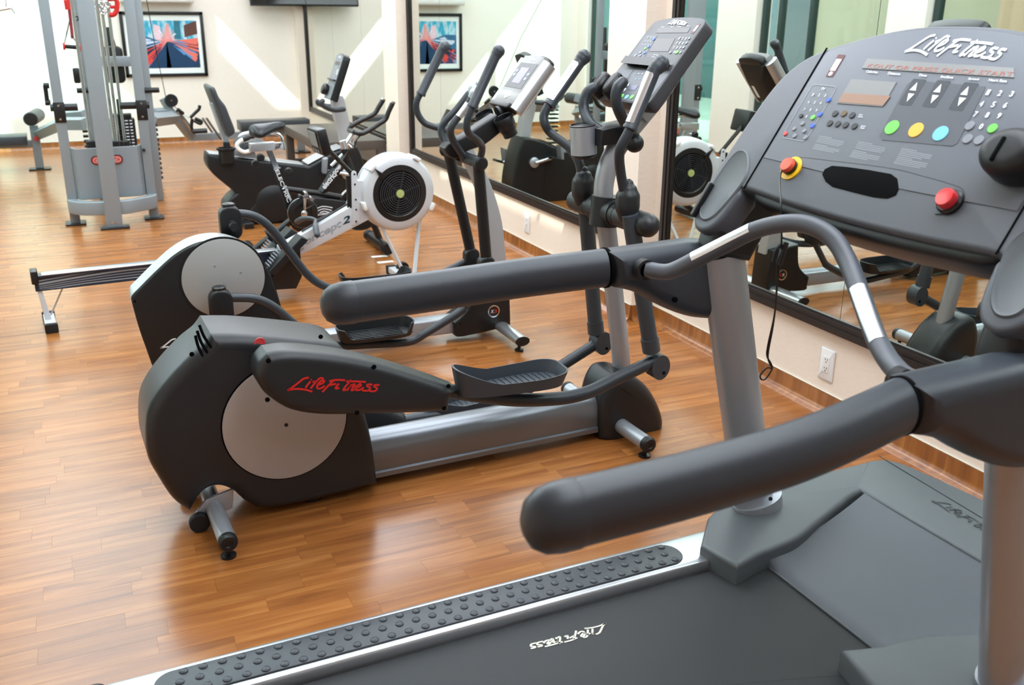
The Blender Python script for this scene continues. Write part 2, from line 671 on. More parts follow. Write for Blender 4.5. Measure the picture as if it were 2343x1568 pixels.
class Rig:
    """a thing standing on the floor: Empty at its base, local s forward, t to its left, z up"""
    def __init__(self, name, label, cat, x, y, deg, group=None):
        self.o = bpy.data.objects.new(name, None)
        COL.objects.link(self.o)
        self.o.empty_display_size = 0.1
        self.o.location = (x, y, 0)
        self.o.rotation_euler = (0, 0, rad(deg))
        tag(self.o, label, cat, group)
        a = rad(deg)
        self.p = V((x, y, 0))
        self.u, self.v = V((cos(a), sin(a), 0)), V((-sin(a), cos(a), 0))

    def L(self, P):
        d = P-self.p
        return V((d.dot(self.u), d.dot(self.v), d.z))

    def q(self, x, y, t=0.0):
        return self.L(hit(x, y, self.v, self.v.dot(self.p)+t))

    def qs(self, x, y, s):
        return self.L(hit(x, y, self.u, self.u.dot(self.p)+s))

    def qz(self, x, y, z):
        return self.L(hit(x, y, (0, 0, 1), z))

    def qp(self, x, y, a, n):
        nw = self.u*n[0]+self.v*n[1]+V((0, 0, n[2]))
        aw = self.p+self.u*a[0]+self.v*a[1]+V((0, 0, a[2]))
        return self.L(hit(x, y, nw, nw.dot(aw)))

    def o2(self, pts, t):
        """pixel outline -> (s, z) outline on the plane t; keeps corner marks"""
        out = []
        for p in pts:
            v = self.q(p[0], p[1], p[2] if len(p) > 2 and p[2] != 'c' else t)
            out.append((v.x, v.z, 'c') if p[-1] == 'c' else (v.x, v.z))
        return out

    def side(self, name, pts, tp, t0, t1, m, r=0.006, n=5, parent=None, seg=3, sm=True, r0=None):
        o = self.o2(pts, tp)
        o = crom(o, n) if sm else [V(p[:2]) for p in o]
        return slab(name, o, fs, t0, t1, m, parent or self.o, r, seg, r0)

    def tb(self, name, pts, r, m, parent=None, **k):
        """tube through (px, py, t) points"""
        return tube(name, [self.q(*p) for p in pts], r, m, parent or self.o, **k)


# ================================================================ the setting
XR, XL, YB, YN, ZC = 2.771, -1.16, 12.62, -2.6, 2.9
XE = 0.48                                  # inner edge of the solid ceiling, glass roof beyond


def st(name, c, size, m, parent=None, r=0.0, **k):
    o = box(name, c, size, m, parent, r=r, **k)
    if not parent:
        o['kind'] = 'structure'
    return o


def span(x0, x1, y0, y1, z0, z1):
    return ((x0+x1)/2, (y0+y1)/2, (z0+z1)/2), (x1-x0, y1-y0, z1-z0)


# floor: base sheet with the wood strips laid on it
floor = st('floor', *span(XL-0.05, XR+0.05, YN, YB+0.05, -0.08, -0.006), WOOD)
PW = 0.0765
big = bmesh.new()
cands = []
y = YN+0.0
row = 0
while y < YB-0.001:
    x = XL-random.random()*0.3
    while x < XR:
        ln = random.choice((0.26, 0.32, 0.38, 0.46, 0.52))+random.random()*0.04
        x0, x1 = max(x, XL), min(x+ln, XR)
        if x1-x0 > 0.02:
            cx_, cy_ = (x0+x1)/2, y+PW/2
            dd = V((cx_, cy_, -EYE))
            zc = dd.dot(_f)
            px, py = CX+F*dd.dot(CR)/zc if zc > 0 else -9e9, CY+F*dd.dot(CD)/zc if zc > 0 else -9e9
            vis = zc > 0 and -60 < px < 2400 and -40 < py < 1620
            # the strips hidden under the running deck do not count
            if vis and cy_ < 1.95:
                vis = False
            cands.append((0 if vis else 1, dd.length, x0, x1, y))
        x += ln
    y += PW
    row += 1
cands.sort()
unit = bmesh.new()
bmesh.ops.create_cube(unit, size=1.0)
ume = bpy.data.meshes.new('wood_strip')
unit.to_mesh(ume)
unit.free()
ume.materials.append(WOOD)
for i, (v_, d_, x0, x1, y0) in enumerate(cands):
    g = 0.0002
    if v_ == 0 and i < 296:
        o = bpy.data.objects.new('wood_strip', ume)
        o.location = ((x0+x1)/2, y0+PW/2, -0.003)
        o.scale = (x1-x0-2*g, PW-2*g, 0.006)
        COL.objects.link(o)
        o.parent = floor
    else:
        rr = bmesh.ops.create_cube(big, size=1.0)
        bmesh.ops.scale(big, vec=(x1-x0-2*g, PW-2*g, 0.006), verts=rr['verts'])
        bmesh.ops.translate(big, vec=((x0+x1)/2, y0+PW/2, -0.003), verts=rr['verts'])
rest = finish(big, 'wood_strips', WOOD, floor, smooth=False, recalc=False)
rest['kind'] = 'stuff'
for (x_, y_) in ((110, 587), (170, 753)):
    c_ = hit(x_, y_, (0, 0, 1), 0)
    sm = box('sheet_seam', ((XL+0.7)/2, c_.y, 0.0002), (0.7-XL, 0.003, 0.0006), mat('seam_line', (96, 72, 54), 0.6), floor, r=0)

# right wall (the mirror wall) with its two shallow columns
wr = st('wall_right', *span(XR, XR+0.15, YN, YB, -0.08, ZC+0.1), WALL)
COLS = ((4.29, 4.66, 'trim_1'), (8.40, 8.80, 'trim_2'))
for a, b, nm in COLS:
    st(nm, *span(XR-0.115, XR, a, b, 0.0, ZC), WALL)
st('trim_3', *span(XR-0.115, XR, 12.50, YB, 0.0, ZC), WALL)
wb = st('wall_back', *span(XL-0.4, XR+0.15, YB, YB+0.15, -0.08, 4.2), WALLW)
st('wall_front', *span(XL-0.2, XR+0.15, YN-0.15, YN, -0.08, ZC+0.1), WALL)
st('ceiling', *span(XE, XR+0.15, YN, YB, ZC, ZC+0.12), CEIL)
st('ceiling_beam', *span(XL-0.2, XE, YN, 2.6, ZC, ZC+0.12), CEIL)
bpy.data.objects['ceiling_beam'].name = 'trim_4'


# coved wood skirting: quarter-round foot, thin pale top bead
def skirt(name, a, b, inward, h=0.088):
    a, b, n = V(a), V(b), V((inward[0], inward[1], 0))
    prof = [(0.0, h), (0.007, h-0.003), (0.009, 0.035), (0.014, 0.018), (0.024, 0.008), (0.042, 0.002), (0.044, 0.0), (0.0, 0.0)]
    bm = bmesh.new()
    r = [[bm.verts.new(V((p.x, p.y, 0))+n*d+V((0, 0, z))) for d, z in prof] for p in (a, b)]
    k = len(prof)
    for i in range(k):
        bm.faces.new((r[0][i], r[0][(i+1) % k], r[1][(i+1) % k], r[1][i]))
    bm.faces.new(r[0][::-1])
    bm.faces.new(r[1])
    o = finish(bm, name, WOODV, None, ang=60)
    o['kind'] = 'structure'
    c = (a+b)/2
    if abs(n.x) > 0.5:
        sz = (0.006, abs(b.y-a.y), 0.003)
    else:
        sz = (abs(b.x-a.x), 0.006, 0.003)
    box('skirting_bead', (c.x+n.x*0.004, c.y+n.y*0.004, h+0.0012), sz, CRM, o, r=0)
    return o


xf = XR-0.115
skirt('baseboard_right', (XR, YN), (XR, 4.29), (-1, 0))
skirt('baseboard_right', (xf, 4.29), (xf, 4.66), (-1, 0))
skirt('baseboard_right', (xf, 4.29), (XR, 4.29), (0, -1))
skirt('baseboard_right', (XR, 4.66), (XR, 8.40), (-1, 0))
skirt('baseboard_right', (xf, 8.40), (xf, 8.80), (-1, 0))
skirt('baseboard_right', (xf, 8.40), (XR, 8.40), (0, -1))
skirt('baseboard_right', (XR, 8.80), (XR, 12.5), (-1, 0))
skirt('baseboard_back', (XL, YB), (XR-0.115, YB), (0, -1))


# wall mirrors with ribbed dark frames
def wall_mirror(label, y0, y1, seams, left=True, right=True):
    zb, zt, fw = 0.362, 2.56, 0.062
    e = bpy.data.objects.new('wall_mirror', None)
    COL.objects.link(e)
    e.location = (XR, (y0+y1)/2, zb)
    tag(e, label, 'mirror', 'framed mirrors along the right wall')
    off = -e.location
    ys = [y0+(fw if right else 0)]+list(seams)+[y1-(fw if left else 0)]
    for a, b in zip(ys, ys[1:]):
        c, s = span(XR-0.008, XR-0.002, a+0.0015, b-0.0015, zb+fw, zt-fw)
        box('mirror_pane', V(c)+off, s, MIRR, e, r=0.0)

    def bar(a, b, horizontal):
        # three stepped ribs across the width of the moulding
        bm = bmesh.new()
        for k, (d0, d1, dep) in enumerate(((0, 0.026, 0.030), (0.026, 0.034, 0.022), (0.034, 0.050, 0.026), (0.050, fw, 0.016))):
            if horizontal:
                lo, hi = (a[2]+d0, a[2]+d1) if a[2] < 1 else (a[2]+fw-d1, a[2]+fw-d0)
                c, s = span(XR-dep, XR, a[1], b[1], lo, hi)
            else:
                lo, hi = (a[1]+d0, a[1]+d1) if a[0] else (a[1]+fw-d1, a[1]+fw-d0)
                c, s = span(XR-dep, XR, lo, hi, a[2], b[2])
            q = bmesh.ops.create_cube(bm, size=1.0)
            bmesh.ops.scale(bm, vec=V(s), verts=q['verts'])
            bmesh.ops.translate(bm, vec=V(c)+off, verts=q['verts'])
        finish(bm, 'frame_rail', MFRM, e, smooth=False)
    bar((0, y0, zb), (0, y1, 0), True)
    bar((0, y0, zt-fw), (0, y1, 0), True)
    if right:
        bar((1, y0, zb), (0, 0, zt), False)
    if left:
        bar((0, y1-fw, zb), (0, 0, zt), False)


wall_mirror('wide framed mirror behind the treadmill, nearest of the three', -1.2, 4.19, (-0.2, 1.32, 2.84))
wall_mirror('framed mirror between the two wall columns, behind the ellipticals', 4.70, 8.37, (5.62, 7.58))
wall_mirror('farthest framed mirror, above the dark table in the corner', 8.85, 12.44, (9.9, 11.1))


# wall outlets
def outlet(py_, label, px_):
    c = hit(px_, py_, (1, 0, 0), XR)
    e = bpy.data.objects.new('wall_outlet', None)
    COL.objects.link(e)
    e.location = (XR, c.y, c.z)
    tag(e, label, 'outlet', 'white outlets low on the mirror wall')

    def g(a, b, h):
        return V((-h, a, b))
    slab('cover_plate', rrect(-0.042, -0.070, 0.042, 0.070, 0.004), g, 0, 0.007, WHT, e, r=0.005)
    slab('socket_block', rrect(-0.018, -0.036, 0.018, 0.036, 0.002), g, 0.0065, 0.0085, WHT, e, r=0.001)
    for zz in (-0.019, 0.019):
        bm = bmesh.new()
        for dx, w_, h_, dz in ((-0.0065, 0.0022, 0.008, 0.004), (0.0065, 0.0022, 0.0065, 0.004), (0, 0.0045, 0.0045, -0.008)):
            q = bmesh.ops.create_cube(bm, size=1.0)
            bmesh.ops.scale(bm, vec=(0.0012, w_, h_), verts=q['verts'])
            bmesh.ops.translate(bm, vec=(-0.0088, dx, zz+dz), verts=q['verts'])
        finish(bm, 'slot', DARK, e, smooth=False)


outlet(834, 'white double outlet on the cream wall just right of the far treadmill post', 1893)
outlet(510, 'white outlet on the cream wall between the two ellipticals', 1207)
outlet(433, 'white outlet half hidden behind the handle tubes of the farther elliptical', 1048)

# left wall: pilasters, tinted glazing and a framed glass door, seen in the mirrors
st('wall_left', *span(XL-0.2, XL, YN, 3.0, -0.08, ZC), WALL)
st('trim_5', *span(XL-0.2, XL, 6.34, 6.78, -0.08, ZC+0.1), WALLW)
st('trim_6', *span(XL-0.2, XL, 8.62, 9.30, -0.08, ZC+0.1), WALLW)
st('trim_7', *span(XL-0.2, XL, 12.35, YB, -0.08, ZC+0.1), WALLW)
skirt('baseboard_left', (XL, 8.62), (XL, 9.30), (1, 0))
skirt('baseboard_left', (XL, 6.34), (XL, 6.78), (1, 0))
FRD = mat('dark_green_window_frame', (40, 58, 56), 0.4)


def glazing(name, y0, y1, posts, glass, z0=0.0, z1=ZC, fm=None, rails=()):
    fm = fm or FRD
    e = bpy.data.objects.new(name, None)
    COL.objects.link(e)
    e.location = (XL-0.1, (y0+y1)/2, z0)
    e['kind'] = 'structure'
    off = -e.location
    ys = [y0]+list(posts)+[y1]
    for yy in ys:
        c, s = span(XL-0.13, XL-0.07, yy-0.03, yy+0.03, z0, z1)
        box('window_post', V(c)+off, s, fm, e)
    for zz in (z0+0.03, z1-0.03)+tuple(rails):
        c, s = span(XL-0.125, XL-0.075, y0, y1, zz-0.03, zz+0.03)
        box('window_rail', V(c)+off, s, fm, e)
    for a, b in zip(ys, ys[1:]):
        c, s = span(XL-0.102, XL-0.098, a+0.02, b-0.02, z0+0.05, z1-0.05)
        box('pane', V(c)+off, s, glass, e, r=0)


glazing('window_1', 9.33, 12.32, (9.95, 11.2), GLASST)
glazing('door_1', 6.82, 8.58, (7.85, 8.32), GLASS, 0, 2.5)
glazing('window_2', 3.05, 6.30, (4.2, 5.3), GLASS, 0.0, ZC, rails=(0.9,))
st('trim_8', *span(XL-0.16, XL-0.04, 6.78, 8.62, 2.52, ZC), CEIL)
# glass roof over the left aisle with its rafters, and added masks beyond it that shape the sunbeam
roof = st('glass_roof', *span(XL-0.2, XE, 2.6, YB, ZC+0.05, ZC+0.058), GLASS)
roof.name = 'window_3'
for yy in (2.62, 5.0, 7.4, 9.5, 11.9):
    st('trim_9', *span(XL-0.2, XE, yy-0.035, yy+0.035, ZC, ZC+0.1), CEIL)
st('trim_10', *span(XL-0.2, XL, 2.6, YB, ZC-0.02, ZC+0.14), CEIL)
st('sun_mask', *span(XL-0.35, XL-0.15, 3.5, YB+1.0, ZC+0.1, 4.52), WALLW)  # added mask: cuts the lower edge of the sunbeam
st('sun_mask', *span(XL-0.3, XL-0.2, 3.5, 8.45, 4.4, 5.6), WALLW)  # added mask: keeps sun off the right wall
st('sun_mask', *span(XL-0.3, XL-0.2, 9.52, 9.63, 4.6, 5.6), WALLW)  # added post: casts the vertical gap in the beam
st('sun_mask', *span(XL-0.3, XL-0.2, 9.74, YB+1.0, 4.6, 5.6), WALLW)  # added mask: ends the beam on its left
# outside the glass: paving and pale and teal outside walls, plus a tall added sun blocker
OUT = mat('outdoor_paving', (176, 168, 156), 0.8, var=0.08, scale=3)
NB = mat('neighbour_render', (132, 130, 108), 0.8, var=0.04, scale=2)
NBT = mat('teal_glazed_wall', (34, 70, 72), 0.35, var=0.15, scale=5)
NBB = mat('brown_door_panel', (150, 126, 98), 0.6)
st('ground', *span(-16, XL-0.2, -6, 26, -0.2, -0.05), OUT)
st('sun_block_wall', *span(-6.6, -3.2, -6, 6.75, -0.1, 7.0), NB)  # added tall wall, keeps direct sun off the near floor
st('wall_outside', *span(-6.6, -6.2, 6.75, 14.5, -0.1, 2.7), NB)
bpy.data.objects['sun_block_wall'].name = 'wall_outside'  # the added sun blocker is filed with the outside walls
st('wall_outside', *span(-6.6, -6.2, 14.5, 26, -0.1, 2.7), NBT)
for k, yy in enumerate((7.2, 8.9, 10.9, 13.5, 15.2)):
    st('trim_12', *span(-6.24, -6.14, yy, yy+0.9, -0.05, 2.1), NBB if k < 2 else FRD)


# ================================================================ treadmill in the foreground
TM = Rig('treadmill', 'grey treadmill in the foreground, cut off by the right edge, facing the mirror', 'treadmill', 1.2, 1.545, 0.8)
T = TM.o


def dup(o, parent, loc=None, rot=None, scale=None):
    c = o.copy()
    COL.objects.link(c)
    c.parent = parent
    if loc is not None:
        c.location = loc
    if rot is not None:
        c.rotation_euler = rot
    if scale is not None:
        c.scale = scale
    return c


def mirror_t(o, parent=None, name=None):
    """a copy of a part reflected across the machine's own centre plane"""
    me = o.data.copy()
    for v in me.vertices:
        v.co.y = -v.co.y
    me.flip_normals()
    c = bpy.data.objects.new(name or o.name, me)
    COL.objects.link(c)
    c.parent = parent or o.parent
    for k in o.keys():
        if k in ('label', 'kind'):
            c[k] = o[k]
    for ch in o.children:
        mirror_t(ch, c)
    return c


S0 = -1.30
slab('deck', rect(S0+0.02, -0.30, 0.9, 0.30), fz, 0.05, 0.165, BLK, T, 0.01)
belt = slab('running_belt', rrect(S0+0.03, -0.277, 0.46, 0.277, 0.002, 1), fz, 0.158, 0.174, BELT, T, 0.004)
rail_o = crom([(-0.285, 0.06, 'c'), (-0.285, 0.186), (-0.294, 0.199), (-0.32, 0.203), (-0.40, 0.203), (-0.425, 0.196), (-0.435, 0.17), (-0.435, 0.06, 'c')], 4)
rl = slab('side_rail', rail_o, ft, S0, 0.62, ALU, T, 0.004)
mirror_t(rl)
pd = slab('foot_pad', rrect(S0+0.10, -0.402, 0.178, -0.305, 0.045, 8), fz, 0.2025, 0.2065, TMD, T, 0.0015)
mirror_t(pd)
dm = lathe('grip_dot', (0, 0, 0), (0, 0, 1), [(0.0105, 0), (0.0095, 0.0024), (0.006, 0.0042), (0, 0.0048)], TMD, T, 12)
pitch = 0.0425
first = True
for side in (1, -1):
    for rw in range(3):
        for k in range(33):
            s = 0.142-k*pitch-(0.0 if rw != 1 else 0.0)-(0.012 if rw == 1 else 0)
            t = (0.388, 0.3535, 0.319)[rw]
            if s < S0+0.14:
                continue
            if first:
                dm.location = (s, t*side, 0.2065)
                first = False
            else:
                dup(dm, T, (s, t*side, 0.2065))
for sg in (1, -1):
    ec = slab('rail_end_cap', rrect(S0-0.05, 0.29*sg if sg > 0 else -0.44, S0+0.005, 0.44 if sg > 0 else -0.29, 0.02), fz, 0.06, 0.2, DARK, T, 0.01)
# belt lettering, upside down to this side
a, b, c = TM.qz(1384, 1424, 0.1745), TM.qz(1206, 1477, 0.1745), TM.qz(1384, 1452, 0.1745)
up_ = (TM.qz(1370, 1455, 0.1745)-TM.qz(1385, 1421, 0.1745))
W_ = V((0.10, -0.55, 0)).normalized()*(b-a).length*1.02
decal('belt_lettering', LOGO, TM.qz(1383, 1424, 0.1745)+V((0, -0.0, 0)), (b-a), W_, CRM, T, wd=0.022)

# motor hood: side arms, front hood and the sloping tray between them
zt = 0.235
arm = [(0.222, -0.318, 'c'), (0.33, -0.435, 'c'), (0.44, -0.492), (0.62, -0.515), (0.9, -0.52), (1.02, -0.52, 'c'), (1.02, -0.36, 'c'), (0.86, -0.375), (0.74, -0.335), (0.62, -0.288), (0.50, -0.24), (0.40, -0.222), (0.34, -0.215), (0.25, -0.19, 'c')]


def armz(a, b, h):
    return V((a, b, h))


ha = slab('hood_side', crom(arm, 4), fz, 0.05, zt, TMS, T, 0.014, 4)
mirror_t(ha)
hood = [(0.86, -0.40, 'c'), (1.02, -0.52, 'c'), (1.09, -0.50), (1.125, -0.42), (1.15, -0.2), (1.155, 0.0), (1.15, 0.2), (1.125, 0.42), (1.09, 0.50), (1.02, 0.52, 'c'), (0.86, 0.40, 'c')]
slab('motor_hood', crom(hood, 4), fz, 0.05, zt+0.002, TMS, T, 0.012, 4)
# groove and engraved lettering on the hood
ga, gb = TM.qz(2012, 1044, zt+0.003), TM.qz(2225, 1172, zt+0.003)
tube('hood_groove', [ga, gb, gb+(gb-ga)*1.4], 0.0016, DPR, T, n=6, smooth=False)
la, lb = TM.qz(2128, 1148, zt+0.004), TM.qz(2228, 1205, zt+0.004)
dirn = (lb-la).normalized()
decal('hood_lettering', LOGO, la, dirn*0.26, V((0.55, 0.25, 0)).normalized()*0.3, DPR, T, wd=0.014)
# concave tray
bm = bmesh.new()
rows = []
for i in range(13):
    u = i/12
    s = 0.385+u*0.52
    z = 0.178+0.058*(u**1.7)
    hw = 0.232+0.145*(u**1.2)
    rows.append([bm.verts.new((s, hw*(j/10-1), z+0.03*abs(j/10-1)**6*(1-u))) for j in range(21)])
for p, q in zip(rows, rows[1:]):
    for j in range(20):
        bm.faces.new((p[j], p[j+1], q[j+1], q[j]))
ex = [bm.verts.new((0.378, v.co.y, 0.172)) for v in rows[0]]
for j in range(20):
    bm.faces.new((ex[j], ex[j+1], rows[0][j+1], rows[0][j]))
finish(bm, 'hood_tray', mat('slate_tray_plastic', (68, 74, 82), 0.45, 0, 0.5, 0.3, 800, var=0.05), T, recalc=False)
tube('tray_lip', [(0.382, -0.226, 0.178), (0.382, 0.226, 0.178)], 0.0035, TMS, T, n=8)

# uprights
pb, pt = V((0.50, 0.428, 0.20)), V((0.31, 0.445, 1.02))
po = tube('upright', [pb, pt], 0.052, SILV, T, n=28, ell=(1.25, 0.78), up=(1, 0, 0))
mirror_t(po)
co = tube('upright_collar', [V((0.513, 0.427, 0.20)), V((0.50, 0.428, 0.262))], 0.064, SILV, T, n=28, ell=(1.25, 0.85), up=(1, 0, 0))
mirror_t(co)
tube('collar_screw', [TM.q(1763, 1142, 0.37), TM.q(1763, 1142, 0.365)], 0.006, DARK, co, n=10)

# handrails: bent padded tubes with capped ends, moulded brackets
zA, zB = 0.977, 1.004


def handrail(sg):
    w = 0.535 if sg > 0 else 0.535
    p = [V((-0.66, w*sg, zA)), V((-0.45, (w+0.0)*sg, 0.981)), V((-0.25, (w-0.01)*sg, 0.990)), V((-0.02, 0.485*sg, zB))]
    tube('handrail_grip', p, 0.047, TMD, T, n=28, ell=(1.06, 0.86), up=(0, 0, 1))
    d = (p[0]-p[1]).normalized()
    prof = [(0.0475, 0), (0.0485, 0.004), (0.048, 0.03), (0.044, 0.052), (0.034, 0.068), (0.018, 0.077), (0, 0.08)]
    e = lathe('grip_end_cap', p[0]+d*(-0.002), d, prof, TMD, T, 32)
    for v in e.data.vertices:
        v.co.y = (v.co.y-p[0].y)*0.86+p[0].y
        v.co.z = (v.co.z-p[0].z)*1.06+p[0].z
    tube('grip_seam', [p[-1]-V((0.004, 0, 0)), p[-1]+V((0.004, 0, 0))], 0.0488, BLK0, T, n=28, ell=(1.07, 0.88), up=(0, 0, 1), smooth=False)


handrail(1)
handrail(-1)
bk = TM.o2([(1390, 575, 'c'), (1500, 560), (1575, 550, 'c'), (1640, 560), (1650, 640), (1638, 720, 'c'), (1625, 727), (1570, 722), (1510, 700), (1450, 668), (1402, 656, 'c')], 0.47)
br = slab('rail_bracket', crom(bk, 6), fs, 0.430, 0.535, TMD, T, 0.040, 8)
br2 = mirror_t(br)
for (x, y) in ((1466, 619), (1542, 685)):
    p = TM.q(x, y, 0.42)
    tube('bracket_screw', [p+V((0, 0.0, 0)), p-V((0, 0.007, 0))], 0.0075, BLK0, br, n=12)

# cross grip: horseshoe bar between the two brackets, with steel sensor plates
e1 = TM.q(1478, 618, 0.405)
sock = lathe('grip_socket', V((e1.x, 0.425, e1.z)), (0, -1, 0), [(0.026, 0), (0.026, 0.022), (0.018, 0.022), (0.018, 0.0)], RUB, T, 20)
mirror_t(sock)
pts = [V((e1.x+0.005, 0.41, e1.z)), TM.q(1530, 622, 0.365), TM.q(1590, 595, 0.31), TM.q(1660, 560, 0.25), TM.q(1725, 528, 0.185), TM.q(1790, 512, 0.12), TM.q(1850, 515, 0.06),
       TM.q(1905, 545, 0.0), TM.q(1940, 600, -0.06), TM.q(1965, 665, -0.13), TM.q(1990, 735, -0.20), TM.q(2012, 790, -0.26), TM.q(2045, 840, -0.33), TM.q(2090, 880, -0.41)]
for p in pts:
    pass
tube('cross_grip', pts, 0.0205, TMG, T, n=20, sub=5)
for ids in ((2, 3, 4), (9, 10, 11)):
    seg = [pts[i] for i in ids]
    nb = V((-0.62, -0.1, 0.78)).normalized()
    q = crom([(p,) for p in seg], 6, False)
    bm = bmesh.new()
    prev = None
    for i, p in enumerate(q):
        d = (q[min(i+1, len(q)-1)]-q[max(i-1, 0)]).normalized()
        n0 = (nb-d*nb.dot(d)).normalized()
        sd = d.cross(n0)
        row = [bm.verts.new(p+(n0*cos(a)+sd*sin(a))*0.0214) for a in [rad(-48+12*k) for k in range(9)]]
        if prev:
            for k in range(8):
                bm.faces.new((prev[k], prev[k+1], row[k+1], row[k]))
        prev = row
    finish(bm, 'pulse_sensor', STEEL, T, recalc=False)

# console: the face lies in one sloping plane, users' side down left in the picture
A0, NRM = V((0.30, 0, 1.203)), V((-0.842, 0, 0.54))
UPV = V((0.54, 0, 0.842))


def cp(x, y, lift=0.0):
    return TM.qp(x, y, A0+NRM*lift, NRM)


def c2(x, y):
    p = cp(x, y)-A0
    return (p.y, p.dot(UPV))


def fc(a, b, h):
    return A0+V((0, a, 0))+UPV*b+NRM*h


half = [(0.0, 0.468), (0.12, 0.462), (0.24, 0.437), (0.37, 0.392), (0.435, 0.350), (0.475, 0.28), (0.495, 0.16), (0.505, 0.04), (0.508, -0.05), (0.492, -0.105), (0.455, -0.135), (0.412, -0.128), (0.385, -0.09), (0.372, -0.02), (0.365, 0.0), (0.2, -0.008), (0.0, -0.012)]
outl = half+[(-a, b) for a, b in half[-2:0:-1]]
cons = slab('console_body', crom(outl, 4), fc, -0.075, 0.0, TMG, T, 0.012, 4, r0=0.02)
# raised centre overlay and side seams
hv = [(0.0, 0.455), (0.12, 0.449), (0.24, 0.425), (0.352, 0.385, 'c'), (0.356, 0.375, 'c'), (0.358, 0.088, 'c'), (0.0, 0.082)]
ov = hv+[((-p[0],)+tuple(p[1:])) for p in hv[-2:0:-1]]
ovl = slab('console_overlay', crom(ov, 3), fc, 0.0, 0.002, FACE, T, 0.001)
for sg in (1, -1):
    tube('console_seam', [fc(0.362*sg, 0.395, 0.0005), fc(0.366*sg, 0.0, 0.0005)], 0.0022, BLK0, T, n=8)
pnl = slab('console_overlay', [c2(*p) for p in ((2090, 186), (2256, 200), (2252, 212), (2192, 330), (2180, 336), (2020, 322), (2014, 312), (2076, 196))], fc, 0.002, 0.003, FACED, T, 0)
# cup holder wells at the ends of the console, with raised rims
cwc = c2(1645, 455)
wo = [(0.372, 0.02), (0.40, 0.075), (0.44, 0.10), (0.475, 0.085), (0.490, 0.02), (0.492, -0.05), (0.478, -0.095), (0.45, -0.112), (0.42, -0.105), (0.395, -0.07)]
wo = [(0.432+(a-0.432)*0.9, b*0.97) for a, b in wo]
bm = bmesh.new()
oo = crom(wo, 5)
oi = inset(oo, 0.004)
oi2 = inset(oo, 0.010)
rings = [[bm.verts.new(fc(p.x, p.y, hh)) for p in ring] for ring, hh in ((oo, 0.0006), (oi, 0.0045), (oi2, 0.0012))]
n_ = len(oo)
for a, b in zip(rings, rings[1:]):
    for i in range(n_):
        bm.faces.new((a[i], a[(i+1) % n_], b[(i+1) % n_], b[i]))
bm.faces.new(rings[2])
cw = finish(bm, 'cup_holder', TMS, T)
mirror_t(cw)
p0 = cp(1578, 462, 0.03)
slab('phone_clip', rrect(0.475, -0.108, 0.488, -0.01, 0.004), fc, 0.0, 0.016, BLK, T, 0.003)

# lower tray: recess, stop buttons
rec = c2(1972, 422)
slab('recess_shade', [c2(*p) for p in [(1882, 400), (1888, 388), (1905, 380), (1940, 383), (1990, 390), (2040, 399), (2055, 410), (2058, 430), (2050, 447), (2030, 455), (2000, 452), (1950, 440), (1905, 428), (1890, 417)]], fc, 0.0, 0.0022, BLK0, T, 0.0008)  # flat black patch painted for the shade inside the recess
lp = [cp(x, y, 0.0012) for x, y in ((1792, 372), (1818, 360), (1900, 368), (2034, 385), (2110, 403), (2188, 426), (2206, 440), (2204, 462), (2180, 487), (2140, 490))]
tube('tray_seam', lp, 0.0014, DARK, T, n=6)
kc = cp(1812, 386)
lathe('safety_ring', kc, NRM, [(0.030, 0), (0.030, 0.004), (0.018, 0.004), (0.018, 0)], YEL, T, 28)
lathe('safety_button', kc, NRM, [(0.019, 0), (0.019, 0.012), (0.020, 0.013)], BLK, T, 24)
sb = lathe('stop_button', kc+NRM*0.012, NRM, [(0.018, 0), (0.018, 0.008), (0.016, 0.012), (0, 0.0135)], ORB, T, 24)
kc2 = cp(2176, 464)
lathe('button_base', kc2, NRM, [(0.027, 0), (0.027, 0.007), (0.023, 0.011), (0.021, 0.011)], BLK, T, 24)
lathe('stop_button', kc2+NRM*0.011, NRM, [(0.0205, 0), (0.0205, 0.012), (0.018, 0.016), (0, 0.018)], REDB, T, 24)
# underside: rounded bar and sticker
slab('console_underside', crom([(-0.355, -0.01), (-0.2, -0.028), (0, -0.034), (0.2, -0.028), (0.355, -0.01), (0.33, 0.06, 'c'), (-0.33, 0.06, 'c')], 4), fc, -0.11, -0.02, DARK, T, 0.015)
for sg in (1, -1):     # arms linking the console to the uprights
    slab('console_arm', [(0.0+0.24, 1.03), (0.37, 1.0), (0.44, 1.12), (0.56, 1.34), (0.40, 1.25), (0.26, 1.12)], fs, 0.395*sg, 0.475*sg, DARK, T, 0.018, 4)


def cl(x, y):
    p = cp(x, y, 0.003)
    return p


def keydisc(x, y, r, m, nm='key'):
    p = cl(x, y)
    return disc(nm, p-NRM*0.001, NRM, r, 0.0028, m, T, 20, 0.0008)


def ctext(s, x, y, wd, ht, m, nm='key_lettering', bold=0.02, shear=0.0):
    p = cl(x, y)
    U = V((0, -wd, 0))
    W = UPV*ht
    return text(nm, s, p-U/2-W/2, U, W, m, T, 0.0014, bold, shear, lift=NRM)


